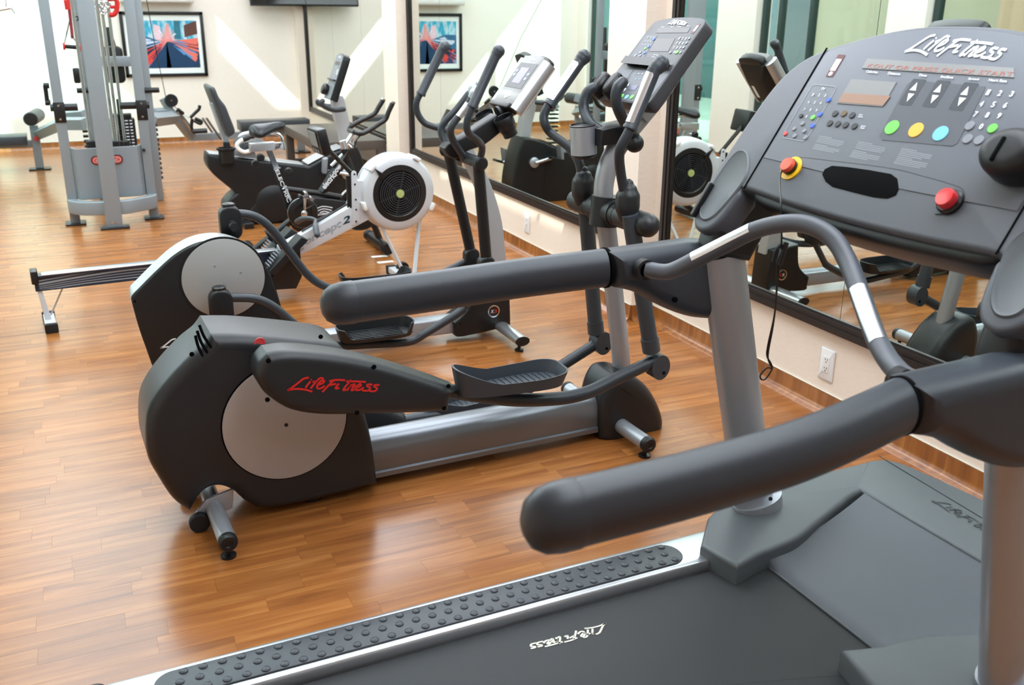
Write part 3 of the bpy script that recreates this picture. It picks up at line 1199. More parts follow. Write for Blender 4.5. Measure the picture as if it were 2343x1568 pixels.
# brand script along the top, readout, lettering and keys
la, lb = cl(2062, 124), cl(2290, 122)
decal('console_lettering', LOGO, cl(2064, 126), V((0, -(la-lb).length*1.02, 0)), UPV*(la-lb).length*1.3, WPR, T, wd=0.019, h=0.001, lift=NRM)
q4 = [c2(*p) for p in ((1986, 136), (2322, 158), (2322, 180), (1974, 158))]
slab('readout_window', q4, fc, 0.002, 0.0038, LCD, T, 0)
text('readout_lettering', 'KOUT OR PRESS QUICK START', cl(1983, 157), cl(2315, 178)-cl(1983, 157), UPV*0.012, mat('red_led', (176, 112, 98), 0.5), T, 0.0016, 0.0, lift=NRM)
slab('matrix_window', [c2(*p) for p in ((1950, 183), (2053, 190), (2021, 246), (1917, 238))], fc, 0.002, 0.0038, LCD, T, 0)
slab('matrix_window', [c2(*p) for p in ((1932, 215), (2040, 222), (2023, 244), (1920, 236))], fc, 0.0038, 0.0044, LCDA, T, 0)
for i, (x, y, s) in enumerate(((1996, 165, 'Calories'), (2047, 169, 'Distance'), (2112, 173, 'Time'), (2168, 177, 'Incline'), (2228, 182, 'Speed'), (2284, 185, 'Heart Rate'))):
    ctext(s, x, y, 0.010+0.0032*len(s), 0.0062, WPR)
for x0, y0, x1, y1 in ((2095, 201, 2083, 225), (2150, 205, 2138, 229), (2212, 211, 2200, 235)):
    for (x, y, up) in ((x0, y0, 1), (x1, y1, -1)):
        a, b = c2(x, y)
        slab('arrow_key', [(a-0.0085, b-0.009*up), (a+0.0085, b-0.009*up), (a, b+0.011*up)], fc, 0.003, 0.0042, WPR, T, 0)
    a, b = c2((x0+x1)/2, (y0+y1)/2)
    slab('key_panel', rrect(a-0.018, b-0.032, a+0.018, b+0.032, 0.004), fc, 0.0028, 0.0033, KEYD if False else TMD, T, 0)
for x, y, m in ((2041, 292, GRN), (2096, 298, ORN), (2152, 306, BLU)):
    keydisc(x, y, 0.0175, m, 'round_key')
ctext('QUICK\nSTART', 2041, 292, 0.018, 0.010, DPR)
ctext('PAUSE', 2096, 298, 0.018, 0.0045, DPR)
ctext('COOL\nDOWN', 2152, 306, 0.018, 0.010, DPR)
for r_, (bx, by, ch) in enumerate(((2262, 212, '123'), (2247, 238, '456'), (2233, 262, '789'))):
    for k in range(3):
        ctext(ch[k], bx+27*k, by+1.8*k, 0.0075, 0.0125, WPR, bold=0.03)
for x, y, m, ch in ((2219, 288, KEYG, ''), (2246, 290, KEYG, '0'), (2271, 294, GRN, ''), (2214, 318, KEYG, ''), (2240, 321, KEYG, '')):
    if ch:
        ctext(ch, x, y, 0.0075, 0.0125, WPR, bold=0.03)
    else:
        keydisc(x, y, 0.0105, m)
# television keypad with its rounded outline
tv = [c2(*p) for p in ((1858, 196), (1921, 200), (1848, 327), (1785, 316))]
cxx, cyy = sum(p[0] for p in tv)/4, sum(p[1] for p in tv)/4
bm = bmesh.new()
ro = rrect(min(p[0] for p in tv)+0.006, min(p[1] for p in tv), max(p[0] for p in tv)-0.006, max(p[1] for p in tv), 0.012)
ri = inset([V(p) for p in ro], 0.0016)
va_ = [bm.verts.new(fc(p[0], p[1], 0.0032)) for p in ro]
vb_ = [bm.verts.new(fc(p.x, p.y, 0.0032)) for p in ri]
for i in range(len(ro)):
    j = (i+1) % len(ro)
    bm.faces.new((va_[i], va_[j], vb_[j], vb_[i]))
finish(bm, 'keypad_outline', GPR, T, smooth=False)
ctext('TV', 1884, 204, 0.013, 0.007, WPR)
for r_, (bx, by, ch) in enumerate(((1861, 217, '123'), (1851, 234, '456'), (1841, 251, '789'))):
    for k in range(3):
        ctext(ch[k], bx+14*k, by+1.0*k, 0.004, 0.0072, WPR)
for x, y, m, r in ((1896, 229, BLU2, .0065), (1876, 262, BLU2, .0065), (1859, 288, BLU2, .0065), (1860, 269, GRN, .0068), (1833, 265, KEYD, .006), (1797, 306, REDK, .006), (1836, 283, KEYG, .006), (1817, 295, KEYG, .0055), (1840, 300, KEYG, .0055), (1818, 311, KEYG, .006), (1843, 315, KEYG, .006)):
    keydisc(x, y, r, m)
ctext('0', 1846, 267, 0.004, 0.0072, WPR)
for x, y, m in ((1911, 260, KEYD), (1931, 260, mat('brown_key', (96, 78, 44), 0.4)), (1950, 264, KEYD), (1899, 282, KEYD), (1917, 284, KEYD), (1935, 286, KEYD), (1955, 289, KEYD)):
    keydisc(x, y, 0.0082, m)
ctext('FAT\nBURN', 1971, 266, 0.014, 0.008, WPR)
ctext('SPORT\nTRAIN', 1975, 292, 0.014, 0.008, WPR)
ctext('ENTER', 1911, 260, 0.012, 0.003, WPR)
ctext('HILL', 1931, 260, 0.009, 0.0045, ORN)
ctext('CARDIO', 1950, 264, 0.012, 0.003, BLU)
ctext('MANUAL', 1899, 282, 0.013, 0.003, WPR)
ctext('FIT TEST', 1935, 286, 0.014, 0.003, WPR)
# printed instructions, too fine to read: rows of thin lines
for x, y, wd, rows_ in ((1905, 318, 0.085, 5), (1895, 337, 0.085, 4), (1998, 332, 0.085, 5), (1985, 352, 0.085, 5), (2100, 348, 0.085, 5), (2090, 367, 0.085, 5)):
    a, b = c2(x, y)
    bm = bmesh.new()
    for k in range(rows_):
        l = wd*(0.98-0.35*random.random()*(k == rows_-1)-0.5*(k == 0))
        q = [bm.verts.new(fc(a+wd/2-dx, b-0.0038*k+dz, 0.0024)) for dx, dz in ((0, 0), (l, 0), (l, 0.0013), (0, 0.0013))]
        bm.faces.new(q)
    finish(bm, 'instruction_print', GPR, T, smooth=False, recalc=False)
a, b = c2(1913, 152)
slab('notice_sticker', rrect(a-0.012, b-0.030, a+0.012, b+0.030, 0.002), fc, 0.002, 0.0030, mat('maroon_sticker', (104, 62, 62), 0.5), T, 0)
slab('notice_sticker', rrect(a-0.009, b-0.014, a+0.009, b+0.018, 0.002), fc, 0.003, 0.0036, WPR, T, 0)
slab('notice_sticker', circ(a, b-0.022, 0.006, 14), fc, 0.003, 0.0036, WPR, T, 0)
# small fan pod at the lower right of the console
fp = cp(2325, 380, 0.0)
slab('fan_pod', circ(fp.y-0.015, (fp-A0).dot(UPV)+0.002, 0.062, 28, 0.05), fc, -0.01, 0.075, DARK, T, 0.03, 6)
fan2 = slab('fan_slot', rrect(fp.y-0.01, (fp-A0).dot(UPV)-0.03, fp.y-0.002, (fp-A0).dot(UPV)+0.02, 0.003), fc, 0.07, 0.078, BLK0, T, 0.002)

# safety lanyard hanging from the stop switch
lan = bpy.data.objects.new('safety_cord', None)
ks = kc+NRM*0.022
cord = [ks, ks+V((-0.015, 0.0, -0.03)), TM.q(1787, 470, 0.17), TM.q(1788, 560, 0.17), TM.q(1778, 660, 0.18), TM.q(1772, 720, 0.19), TM.q(1757, 790, 0.2), TM.q(1755, 815, 0.2), TM.q(1764, 832, 0.2), TM.q(1766, 845, 0.2), TM.q(1752, 867, 0.2), TM.q(1742, 868, 0.2), TM.q(1740, 858, 0.2), TM.q(1755, 842, 0.2), TM.q(1766, 842, 0.2), TM.q(1757, 815, 0.2), TM.q(1769, 745, 0.19), TM.q(1776, 680, 0.18), TM.q(1778, 600, 0.175)]
tube('safety_cord', cord, 0.0021, BLK, T, n=8, sub=5)
cpk = TM.q(1790, 580, 0.168)
box('cord_clip', cpk, (0.012, 0.014, 0.055), BLK, T, rot=Matrix.Rotation(0.25, 3, 'Y'))
tube('under_cable', [TM.q(1835, 455, 0.2), TM.q(1828, 480, 0.2), TM.q(1815, 500, 0.2), TM.q(1800, 530, 0.2)], 0.0025, BLK, T, n=8)
tube('cord_hook', [TM.q(1768, 600, 0.172), TM.q(1775, 575, 0.172), TM.q(1786, 560, 0.172)], 0.004, DARK, T, n=8)


# ================================================================ near elliptical
def holes(rig, pts, t, parent, r=0.0075, m=None):
    for x, y in pts:
        p = rig.q(x, y, t)
        lathe('screw_hole', p+V((0, 0.002, 0)), (0, -1, 0), [(r, 0), (r, 0.003), (r*0.7, 0.0035)], m or BLK0, parent, 12)


E1 = Rig('elliptical_trainer', 'near elliptical with a rounded charcoal rear housing, grey disc and red script on its arm', 'elliptical', 1.0, 3.05, 2, 'ellipticals facing the mirrors')
E = E1.o
hs = E1.side('rear_housing', [(457, 721, 0.105, 'c'), (520, 721, 0.105), (600, 727, 0.105), (680, 736, 0.105), (726, 744, 0.105), (745, 756, 0.105), (765, 792, 0.09), (785, 850, 0.0), (815, 905), (835, 950), (850, 1010), (863, 1105, 'c'), (760, 1132), (640, 1158), (585, 1160, 'c'), (556, 1142), (530, 1120), (495, 1110), (462, 1125), (434, 1169, 'c'), (395, 1140), (360, 1088), (334, 1030, -0.04), (324, 975, 0), (325, 915, 0.02), (342, 865, 0.05), (375, 812, 0.08), (412, 768, 0.10), (440, 744, 0.105)], -0.105, -0.135, 0.135, CHAR, r=0.040, seg=7, n=7)
dc = E1.q(654, 965, -0.137)
rd = (E1.q(793, 965, -0.137)-E1.q(511, 975, -0.137)).length/2
lathe('drive_disc', dc+V((0.0, 0.001, 0)), (0, -1, 0), [(rd+0.003, 0), (rd+0.003, 0.001), (rd, 0.001), (rd, 0.005), (rd-0.002, 0.006), (0, 0.007)], DISC, hs, 64)
lathe('disc_gap', dc+V((0.0, 0.003, 0)), (0, -1, 0), [(rd+0.0045, 0), (rd+0.0045, 0.0035), (rd-0.01, 0.0035)], BLK0, hs, 64)
holes(E1, [(655, 973)], -0.1445, hs, 0.006, DARK)
lathe('drive_disc', V((dc.x, 0.136, dc.z)), (0, 1, 0), [(rd, 0), (rd, 0.005), (0, 0.006)], DISC, hs, 64)
holes(E1, [(439, 811), (734, 771)], -0.123, hs)
for k, (x0, y0, x1, y1) in enumerate(((456, 744, 484, 796), (451, 757, 475, 808), (447, 768, 467, 820), (462, 752, 488, 790))):
    if k == 3:
        continue
    a, b = E1.q(x0, y0, -0.112), E1.q(x1, y1, -0.128)
    tube('vent_slot', [a, (a+b)/2+V((-0.004, 0, 0)), b], 0.0045, BLK0, hs, n=8)
rp = E1.q(595, 786, -0.132)
lathe('round_emblem', rp+V((0, 0.004, 0)), (0, -1, 0), [(0.018, 0), (0.018, 0.004), (0.013, 0.004), (0.013, 0.003)], REDK, hs, 24)
# swinging arm cover with the red script
A1 = [(597, 789, -0.22, 'c'), (640, 783, -0.22), (700, 786, -0.22), (780, 797, -0.22), (860, 816, -0.22), (940, 841, -0.22), (1000, 862, -0.22), (1033, 878, -0.24, 'c'), (1033, 905), (1024, 942, 'c'), (940, 946), (820, 949), (730, 949), (665, 938), (620, 912), (592, 880, -0.27), (577, 845, -0.25), (580, 812, -0.23)]
ac = E1.side('arm_cover', A1, -0.305, -0.325, -0.195, CHAR, r=0.034, seg=7, n=6)
E1.side('arm_cover', [(600, 880), (640, 850), (700, 850), (800, 885), (900, 935), (932, 952, 'c'), (930, 976, 'c'), (850, 992), (700, 985), (620, 940)], 0.25, 0.19, 0.31, CHAR, r=0.03, seg=4)
la, lb = E1.q(655, 899, -0.3262), E1.q(868, 897, -0.3262)
l2 = E1.q(655, 866, -0.3262)
decal('side_lettering', LOGO, la, lb-la, (l2-la).normalized()*(lb-la).length*1.04, RED, ac, wd=0.021, h=0.0004, lift=(0, -1, 0))
holes(E1, [(614, 826), (856, 840), (612, 915), (817, 945), (1026, 884), (1016, 934)], -0.3225, ac)
# pedal arms, pedals
na = [E1.q(1015, 892, -0.26), E1.q(1090, 905, -0.26), E1.q(1180, 915, -0.26), E1.q(1280, 912, -0.26), E1.q(1345, 898, -0.26), E1.q(1400, 872, -0.245), E1.q(1492, 828, -0.235)]
tube('pedal_arm', na, 0.0245, CHARM, E, n=20)
fa = [E1.q(925, 962, 0.22), E1.q(1030, 945, 0.22), E1.q(1130, 925, 0.22), E1.q(1200, 895, 0.215), E1.q(1265, 850, 0.20), E1.q(1375, 780, 0.18)]
tube('pedal_arm', fa, 0.0235, CHARM, E, n=20)


def tray(name, c, ln, wd, hf, m, parent, back=0.02, inner=0.05, outer=0.03, mid=None, pitch=0.0, ribs=12, taper=0.8):
    """foot plate: ribbed sole inside a rim whose height hf(angle) varies; c centre of the sole"""
    N = 48
    rim, base = [], []
    bm = bmesh.new()
    rows = [[], [], [], []]
    R = Matrix.Rotation(pitch, 3, 'Y')
    for k in range(N):
        a = 2*pi*k/N
        ca, sa = cos(a), sin(a)
        e = 3.2
        x = math.copysign(abs(ca)**(2/e), ca)*ln/2
        y = math.copysign(abs(sa)**(2/e), sa)*wd/2
        y *= (1 - (1-taper)*(0.5-x/ln))
        h = hf(x/ln*2, y/wd*2)
        for row, (k_, z) in zip(rows, ((0.93, -0.012), (1.02, h), (0.985, h), (0.90, 0.0))):
            row.append(bm.verts.new(R @ V((x*k_, y*k_, z))+V(c)))
    for p, q in zip(rows, rows[1:]):
        for k in range(N):
            bm.faces.new((p[k], p[(k+1) % N], q[(k+1) % N], q[k]))
    bm.faces.new(rows[0][::-1])
    bm.faces.new(rows[3])
    o = finish(bm, name, m, parent)
    rb = bmesh.new()
    for k in range(ribs):
        x = -ln*0.40+ln*0.8*k/(ribs-1)
        hw = wd*0.40*(1-(1-taper)*(0.5-x/ln))*(1-(abs(x)/(ln*0.46))**4*0.5)
        q = bmesh.ops.create_cube(rb, size=1.0)
        bmesh.ops.scale(rb, vec=(ln*0.8/ribs*0.45, hw*2, 0.004), verts=q['verts'])
        bmesh.ops.translate(rb, vec=(x, 0, 0.001), verts=q['verts'])
    for v in rb.verts:
        v.co = R @ v.co+V(c)
    finish(rb, 'pedal_rib', m, o, smooth=False)
    return o


def hf1(x, y):
    return 0.030+0.085*max(0, -x-0.25)**1.3+0.012*max(0, y)+0.014*max(0, x-0.4)


pc = E1.q(1175, 868, -0.27)
tray('pedal', (pc.x-0.022, -0.285, pc.z-0.008), 0.415, 0.18, hf1, SLATE, E, pitch=rad(1), ribs=16, taper=0.62)
pf = E1.q(1080, 925, 0.24)
tray('pedal', (pf.x, 0.245, pf.z), 0.375, 0.165, hf1, SLATE, E, pitch=rad(-6), ribs=16, taper=0.72)

# base rail: tall rounded extrusion with a flat lip
ra, rb_ = E1.q(860, 1015, -0.03), E1.q(1352, 930, -0.03)
ra2, rb2 = E1.q(860, 1107, -0.07), E1.q(1366, 987, -0.07)
hh = (ra.z-ra2.z)
prof = [(-0.075, 0.0, 'c'), (-0.075, 0.018, 'c'), (-0.066, 0.022, 'c'), (-0.068, 0.07), (-0.06, 0.115), (-0.035, 0.143), (0, 0.15), (0.035, 0.143), (0.06, 0.115), (0.068, 0.07), (0.066, 0.022, 'c'), (0.075, 0.018, 'c'), (0.075, 0.0, 'c')]
z0 = 0.035
slab('base_rail', [(a, z0+b*1.02) for a, b in crom(prof, 4)], ft, -0.22, rb2.x+0.004, SILR, E, 0.004)
# front cover (two shells) around the post foot
fcv = E1.side('front_cover', [(1366, 1000, 'c'), (1364, 950), (1372, 900), (1390, 862), (1412, 851), (1440, 855), (1475, 880), (1500, 920), (1511, 955), (1510, 978, 'c'), (1492, 990), (1440, 1000), (1390, 1010)], -0.06, -0.105, 0.105, CHAR, r=0.05, seg=6)
holes(E1, [(1418, 910), (1486, 913)], -0.09, fcv, 0.006)
cc = [E1.q(1421, 905, 0), E1.q(1385, 860, 0), E1.q(1350, 905, 0), E1.q(1335, 915, 0)]
E1.side('front_cover', [(1330, 925), (1352, 890), (1385, 853), (1406, 850), (1400, 900), (1375, 930), (1350, 935)], 0.03, 0.0, 0.1, CHAR, r=0.03, seg=4)


def foot_tube(rig, s, z, t0, t1, r, m, parent, cap=DARK, knob=0.012, name='stabiliser', px=None):
    a, b = V((s, t0, z)), V((s, t1, z))
    st_ = tube(name, [a, b], r, m, parent, n=24)
    for p, d in ((a, -1 if t0 < t1 else 1), (b, 1 if t0 < t1 else -1)):
        lathe('end_cap', p, (0, d, 0), [(r*1.04, -0.012), (r*1.04, 0.006), (r*0.85, 0.014), (r*0.45, 0.014), (r*0.38, 0.011), (0, 0.011)], cap, st_, 24)
        lathe('levelling_foot', (s, p.y-d*0.02, 0.0), (0, 0, 1), [(0.024, 0), (0.024, 0.008), (0.009, 0.013), (0.009, z)], BLK, st_, 20)
    return st_


f0 = E1.q(1484, 1033, -0.30)
foot_tube(E1, f0.x, 0.058, f0.y+0.005, 0.33, 0.030, SILV, E)
f1 = E1.q(523, 1252, -0.335)
foot_tube(E1, f1.x, 0.062, f1.y, 0.33, 0.0285, SILV, E)
wq = E1.q(457, 1190, -0.13)
for sg in (-1, 1):
    wh = lathe('transport_wheel', (wq.x, 0.12*sg-0.012, 0.032), (0, 1, 0), [(0.012, 0), (0.030, 0.0), (0.033, 0.004), (0.033, 0.024), (0.030, 0.028), (0.012, 0.028)], RUB, E, 28)
    slab('wheel_bracket', [(wq.x-0.01, 0.03), (wq.x+0.11, 0.05), (wq.x+0.12, 0.12), (wq.x+0.03, 0.10), (wq.x-0.015, 0.05)], fs, 0.12*sg+0.016, 0.12*sg+0.028, SILV, E, 0.002)
slab('levelling_pad', circ(0, 0, 0.04), fz, 0, 0.02, BLK, E).location = (-0.42, -0.05, 0)

# post, pivot hub, swing arms
mast = [E1.q(1424, 870, 0), E1.q(1419, 800, 0), E1.q(1405, 670, 0), E1.q(1392, 552, 0), E1.q(1383, 480, 0), E1.q(1381, 430, 0), E1.q(1392, 378, 0), E1.q(1420, 325, 0), E1.q(1460, 275, 0), E1.q(1505, 222, 0), E1.q(1545, 165, 0)]
tube('post', mast, [0.036]*4+[0.036, 0.037, 0.038, 0.038, 0.036, 0.034, 0.03], SILV, E, n=28, sub=5)
hb = E1.q(1385, 482, 0)
hubb = tube('pivot_hub', [hb+V((0, -0.075, 0.0)), hb+V((0, 0.075, 0.0))], 0.050, CHAR, E, n=28, ell=(1, 0.9))
tube('hub_clamp', [hb+V((-0.005, 0, -0.055)), hb+V((0.003, 0, 0.055))], 0.056, CHAR, E, n=28)
for sg, te, tb_ in ((-1, -0.285, -0.205), (1, 0.215, 0.135)):
    hx = tube('hub_arm', [hb+V((0, 0.07*sg, 0)), V((hb.x, te, hb.z+0.0))], 0.0425, CHAR, E, n=28, cap='round')
    lathe('hub_seam', V((hb.x, 0.105*sg, hb.z)), (0, 1, 0), [(0.0425, -0.0012), (0.0431, -0.0008), (0.0431, 0.0008), (0.0425, 0.0012)], BLK0, hx, 28)
    for yy in (0.13*sg, 0.19*sg):
        lathe('screw_hole', V((hb.x-0.03, yy, hb.z+0.029)), (-0.7, 0, 0.7), [(0.006, 0), (0.006, 0.0035), (0.004, 0.004)], BLK0, hx, 12)
eb1, eb2 = E1.q(1436, 462, -0.205), E1.q(1334, 428, 0.135)
for c, dx in ((eb1, 0), (eb2, 0)):
    tube('handle_boot', [c+V((0.004, 0, -0.05)), c+V((0, 0, -0.015)), c+V((0, 0, 0.02)), c+V((0.0, 0, 0.05)), c+V((0, 0, 0.064))], [0.036, 0.044, 0.043, 0.030, 0.018], CHAR, E, n=24, sub=4, cap='round')


def knuckle(rig, top, bot, c, rr, t, parent):
    k = tube('lower_joint', [c+V((0, 0.03, 0)), c+V((0, -0.03, 0))], rr, SLATE, parent, n=28, ell=(1.15, 0.92))
    lathe('screw_hole', c+V((0.012, -0.031, -0.022)), (0, -1, 0), [(0.006, 0), (0.006, 0.003)], BLK0, k, 12)
    d = (top-bot).normalized()
    tube('joint_collar', [bot-d*0.02, bot+d*0.035], 0.034, SLATE, parent, n=24)
    return k


n0, n1 = E1.q(1446, 520, -0.235), E1.q(1489, 792, -0.235)
g0, g1 = E1.q(1342, 500, 0.18), E1.q(1363, 752, 0.18)
tube('swing_arm', [n0+(n0-n1)*0.1, n1], 0.030, SLATE, E, n=24)
tube('swing_arm', [g0+(g0-g1)*0.1, g1], 0.030, SLATE, E, n=24)
knuckle(E1, n0, n1, E1.q(1503, 836, -0.235), 0.043, -0.235, E)
knuckle(E1, g0, g1, E1.q(1374, 782, 0.18), 0.043, 0.18, E)

# moving handles
nh = [E1.q(1428, 440, -0.205), E1.q(1421, 400, -0.21), E1.q(1417, 365, -0.225), E1.q(1420, 338, -0.24), E1.q(1436, 307, -0.25), E1.q(1446, 285, -0.25)]
tube('moving_handle', nh, 0.0175, CHARM, E, n=18)
fh = [E1.q(1330, 405, 0.14), E1.q(1325, 372, 0.15), E1.q(1303, 338, 0.2), E1.q(1262, 306, 0.27), E1.q(1247, 284, 0.28), E1.q(1245, 262, 0.29), E1.q(1258, 236, 0.29)]
tube('moving_handle', fh, 0.0175, CHARM, E, n=18)


def grip(rig, a, b, cap, parent, r=0.0235, sensor=True):
    o = tube('hand_grip', [a, a+(b-a)*0.04, a+(b-a)*0.06, b], [r*1.12, r*1.12, r, r], TMD, parent, n=22, smooth=False)
    tube('grip_cap', [b-(b-a)*0.02, b+(cap-b)*0.5, cap], [r, r*1.15, r*1.25], TMD, parent, n=22, cap='round')
    if sensor:
        d = (b-a).normalized()
        nb = V((-0.9, -0.25, 0.35))
        n0 = (nb-d*nb.dot(d)).normalized()
        sd = d.cross(n0)
        bm = bmesh.new()
        prev = None
        for f_ in (0.09, 0.11, 0.5, 0.9, 0.93):
            w_ = 40 if f_ in (0.09, 0.93) else 52
            p = a+(b-a)*f_
            row = [bm.verts.new(p+(n0*cos(x)+sd*sin(x))*(r+0.0012)) for x in [rad(-w_+w_*k/5) for k in range(11)]]
            if prev:
                for k in range(10):
                    bm.faces.new((prev[k], prev[k+1], row[k+1], row[k]))
            prev = row
        finish(bm, 'pulse_sensor', STEEL, o, recalc=False)
    return o


grip(E1, E1.q(1441, 296, -0.25), E1.q(1497, 160, -0.25), E1.q(1512, 146, -0.25), E)
grip(E1, E1.q(1256, 242, 0.29), E1.q(1327, 140, 0.29), E1.q(1336, 130, 0.29), E)

# fixed horns, cup holder and the arm that carries them
tube('fixed_handle', [E1.q(1357, 201, 0.12), E1.q(1345, 210, 0.125), E1.q(1336, 232, 0.125), E1.q(1338, 256, 0.11), E1.q(1352, 284, 0.06), E1.q(1375, 300, 0.02)], 0.0195, CHARM, E, n=18, cap='round')
tube('fixed_handle', [E1.q(1425, 188, -0.14), E1.q(1412, 204, -0.14), E1.q(1410, 232, -0.14), E1.q(1421, 264, -0.13), E1.q(1440, 295, -0.08), E1.q(1452, 312, -0.04)], 0.0195, CHARM, E, n=18, cap='round')
ch = E1.q(1336, 352, 0.04)
ct = E1.q(1333, 288, 0.04)
cup = tube('cup_holder', [ch, ct], 0.048, SILV, E, n=32)
ax = (ct-ch).normalized()
lathe('cup_liner', ct, ax, [(0.048, 0), (0.048, 0.004), (0.0445, 0.005), (0.043, -0.0)], BLK, cup, 32)
lathe('cup_base', ch, -ax, [(0.046, 0), (0.046, 0.006), (0.038, 0.014), (0, 0.015)], DARK, cup, 32)
a, b = E1.q(1372, 318, 0.0), E1.q(1436, 305, 0.0)
slab('console_arm', [(ch.x+0.02, ch.z+0.035), (ch.x+0.17, ch.z+0.05), (ch.x+0.17, ch.z+0.115), (ch.x+0.02, ch.z+0.095)], fs, -0.045, 0.075, DARK, E, 0.008)
tube('arm_boss', [E1.q(1452, 328, -0.06), E1.q(1452, 328, 0.02)], 0.034, DARK, E, n=24, cap='round')

# console
A0, NRM, UPV = V((0.820, 0, 1.307)), V((-0.75, 0, 0.662)), V((0.662, 0, 0.75))
CPF = E1


def cp(x, y, lift=0.0):
    return CPF.qp(x, y, A0+NRM*lift, NRM)


ol = [c2(*p[:2])+tuple(p[2:]) for p in [(1500, 49), (1528, 42), (1556, 39), (1585, 39), (1607, 42), (1614, 50), (1600, 72), (1552, 140), (1500, 215), (1484, 236), (1470, 239), (1420, 233), (1372, 226), (1366, 218), (1386, 195), (1430, 137), (1480, 70)]]
slab('console_body', crom(ol, 3), fc, -0.055, 0.0, FACEB, E, 0.004, r0=0.012)
slab('console_mount', rect(-0.05, 0.0, 0.05, 0.2), fc, -0.12, -0.05, SILV, E, 0.01)


def quad(name, pts, lift, m, th=0.001):
    return slab(name, [c2(*p) for p in pts], fc, lift, lift+th, m, E_, 0)


def cl(x, y):
    return cp(x, y, 0.001)


def ctext2(s, x, y, wd, ht, m, P_):
    p = cl(x, y)
    U, W = V((0, -wd, 0)), UPV*ht
    return text('key_lettering', s, p-U/2-W/2, U, W, m, P_, 0.0012, 0.02, 0, lift=NRM)


def kd(x, y, r, m, P_):
    return disc('key', cl(x, y)-NRM*0.001, NRM, r, 0.0026, m, P_, 14, 0.0006)


E_ = E
quad('readout_window', ((1507, 64), (1581, 63), (1573, 75), (1500, 76)), 0, LCDD)
quad('matrix_window', ((1502, 89), (1545, 88), (1529, 118), (1485, 118)), 0, LCDD)
quad('keypad_panel', ((1478, 80), (1505, 81), (1470, 138), (1438, 136)), 0, FACED, 0.0006)
quad('lower_overlay', ((1416, 158), (1450, 159), (1432, 184), (1398, 180)), 0, FACED, 0.0006)
quad('lower_overlay', ((1452, 160), (1536, 162), (1478, 236), (1416, 228)), 0, FACED, 0.0006)
la = cl(1526, 57)
decal('console_lettering', LOGO, la, V((0, -0.115, 0)), UPV*0.15, WPR, E, wd=0.03, h=0.001, lift=NRM)
slab('notice_sticker', rrect(*(c2(1592, 66)[0]-0.009, c2(1592, 66)[1]-0.022), c2(1592, 66)[0]+0.009, c2(1592, 66)[1]+0.022, 0.002), fc, 0, 0.0008, mat('maroon_sticker', (96, 52, 54), 0.5), E, 0)
slab('notice_sticker', rrect(c2(1592, 66)[0]-0.006, c2(1592, 66)[1]-0.012, c2(1592, 66)[0]+0.006, c2(1592, 66)[1]+0.014, 0.002), fc, 0.0008, 0.0014, WPR, E, 0)
for r_, row in enumerate(('123', '456', '789', ' 0 ')):
    for k, c_ in enumerate(row):
        x, y = 1555+7.2*k-6.4*r_, 88+0.4*k+10.4*r_
        if c_ != ' ':
            ctext2(c_, x, y, 0.0065, 0.011, WPR, E)
    if r_ < 3:
        kd(1577-6.4*r_, 88+10.4*r_, 0.006, KEYG, E)
kd(1549, 119.5, 0.0085, GRN, E)
kd(1534, 120, 0.006, KEYG, E)
kd(1557, 120, 0.006, KEYG, E)
for r_, row in enumerate(('123', '456', '789')):
    for k, c_ in enumerate(row):
        ctext2(c_, 1483+6.3*k-6.3*r_, 85.5+0.2*k+8.7*r_, 0.004, 0.0065, WPR, E)
for x, y, m in ((1496, 90, BLU2), (1484, 107, BLU2), (1475, 121, BLU2), (1476.5, 111, GRN), (1446, 134, REDK), (1465, 120, KEYG), (1454, 127, KEYG), (1465, 127, KEYG), (1454, 135, KEYG), (1465, 135, KEYG)):
    kd(x, y, 0.0065, m, E)
for x, y, m in ((1423, 220, GRN), (1434, 222, BLU), (1446, 222, GRN)):
    kd(x, y, 0.010, m, E)
slab('arrow_key', [(c2(1438, 194)[0]-0.006, c2(1438, 194)[1]-0.006), (c2(1438, 194)[0]+0.006, c2(1438, 194)[1]-0.006), (c2(1438, 194)[0], c2(1438, 194)[1]+0.009)], fc, 0.001, 0.0018, WPR, E, 0)
slab('arrow_key', [(c2(1430, 206)[0]-0.006, c2(1430, 206)[1]+0.006), (c2(1430, 206)[0]+0.006, c2(1430, 206)[1]+0.006), (c2(1430, 206)[0], c2(1430, 206)[1]-0.009)], fc, 0.001, 0.0018, WPR, E, 0)
quad('small_display', ((1444, 195), (1461, 196), (1453, 207), (1437, 206)), 0.0006, mat('grey_blue_display', (84, 86, 112), 0.3))
for i, (x, y, s) in enumerate(((1517, 62, 'Calories'), (1538, 61.5, 'Time'), (1555, 61, 'Level'), (1575, 60, 'Speed'))):
    ctext2(s, x, y, 0.018, 0.004, WPR, E)
for i, s in enumerate(('Heart Rate', 'Manual Random', 'Hill Interval')):
    ctext2(s, 1501-3.5*i, 126+4.7*i, 0.03, 0.004, WPR, E)
for i in range(3):
    ctext2('MODE', 1453+8.5*i, 169, 0.010, 0.0045, BLU if i == 0 else WPR, E)
    ctext2('GOAL', 1455+8.0*i, 181, 0.010, 0.0045, BLU, E)
# rack ledge across the face and the twin fan pods at the lower left
a, b = c2(1429, 145), c2(1538, 148)
slab('reading_ledge', rrect(b[0]-0.0, b[1]-0.012, a[0]-0.004, a[1]+0.008, 0.006), fc, 0.0, 0.018, BLK, E, 0.005)
for x, y in ((1384, 203), (1412, 205)):
    a, b = c2(x, y)
    slab('fan_pod', circ(a, b, 0.030, 24, 0.05), fc, -0.02, 0.05, BLK, E, 0.02, 5)


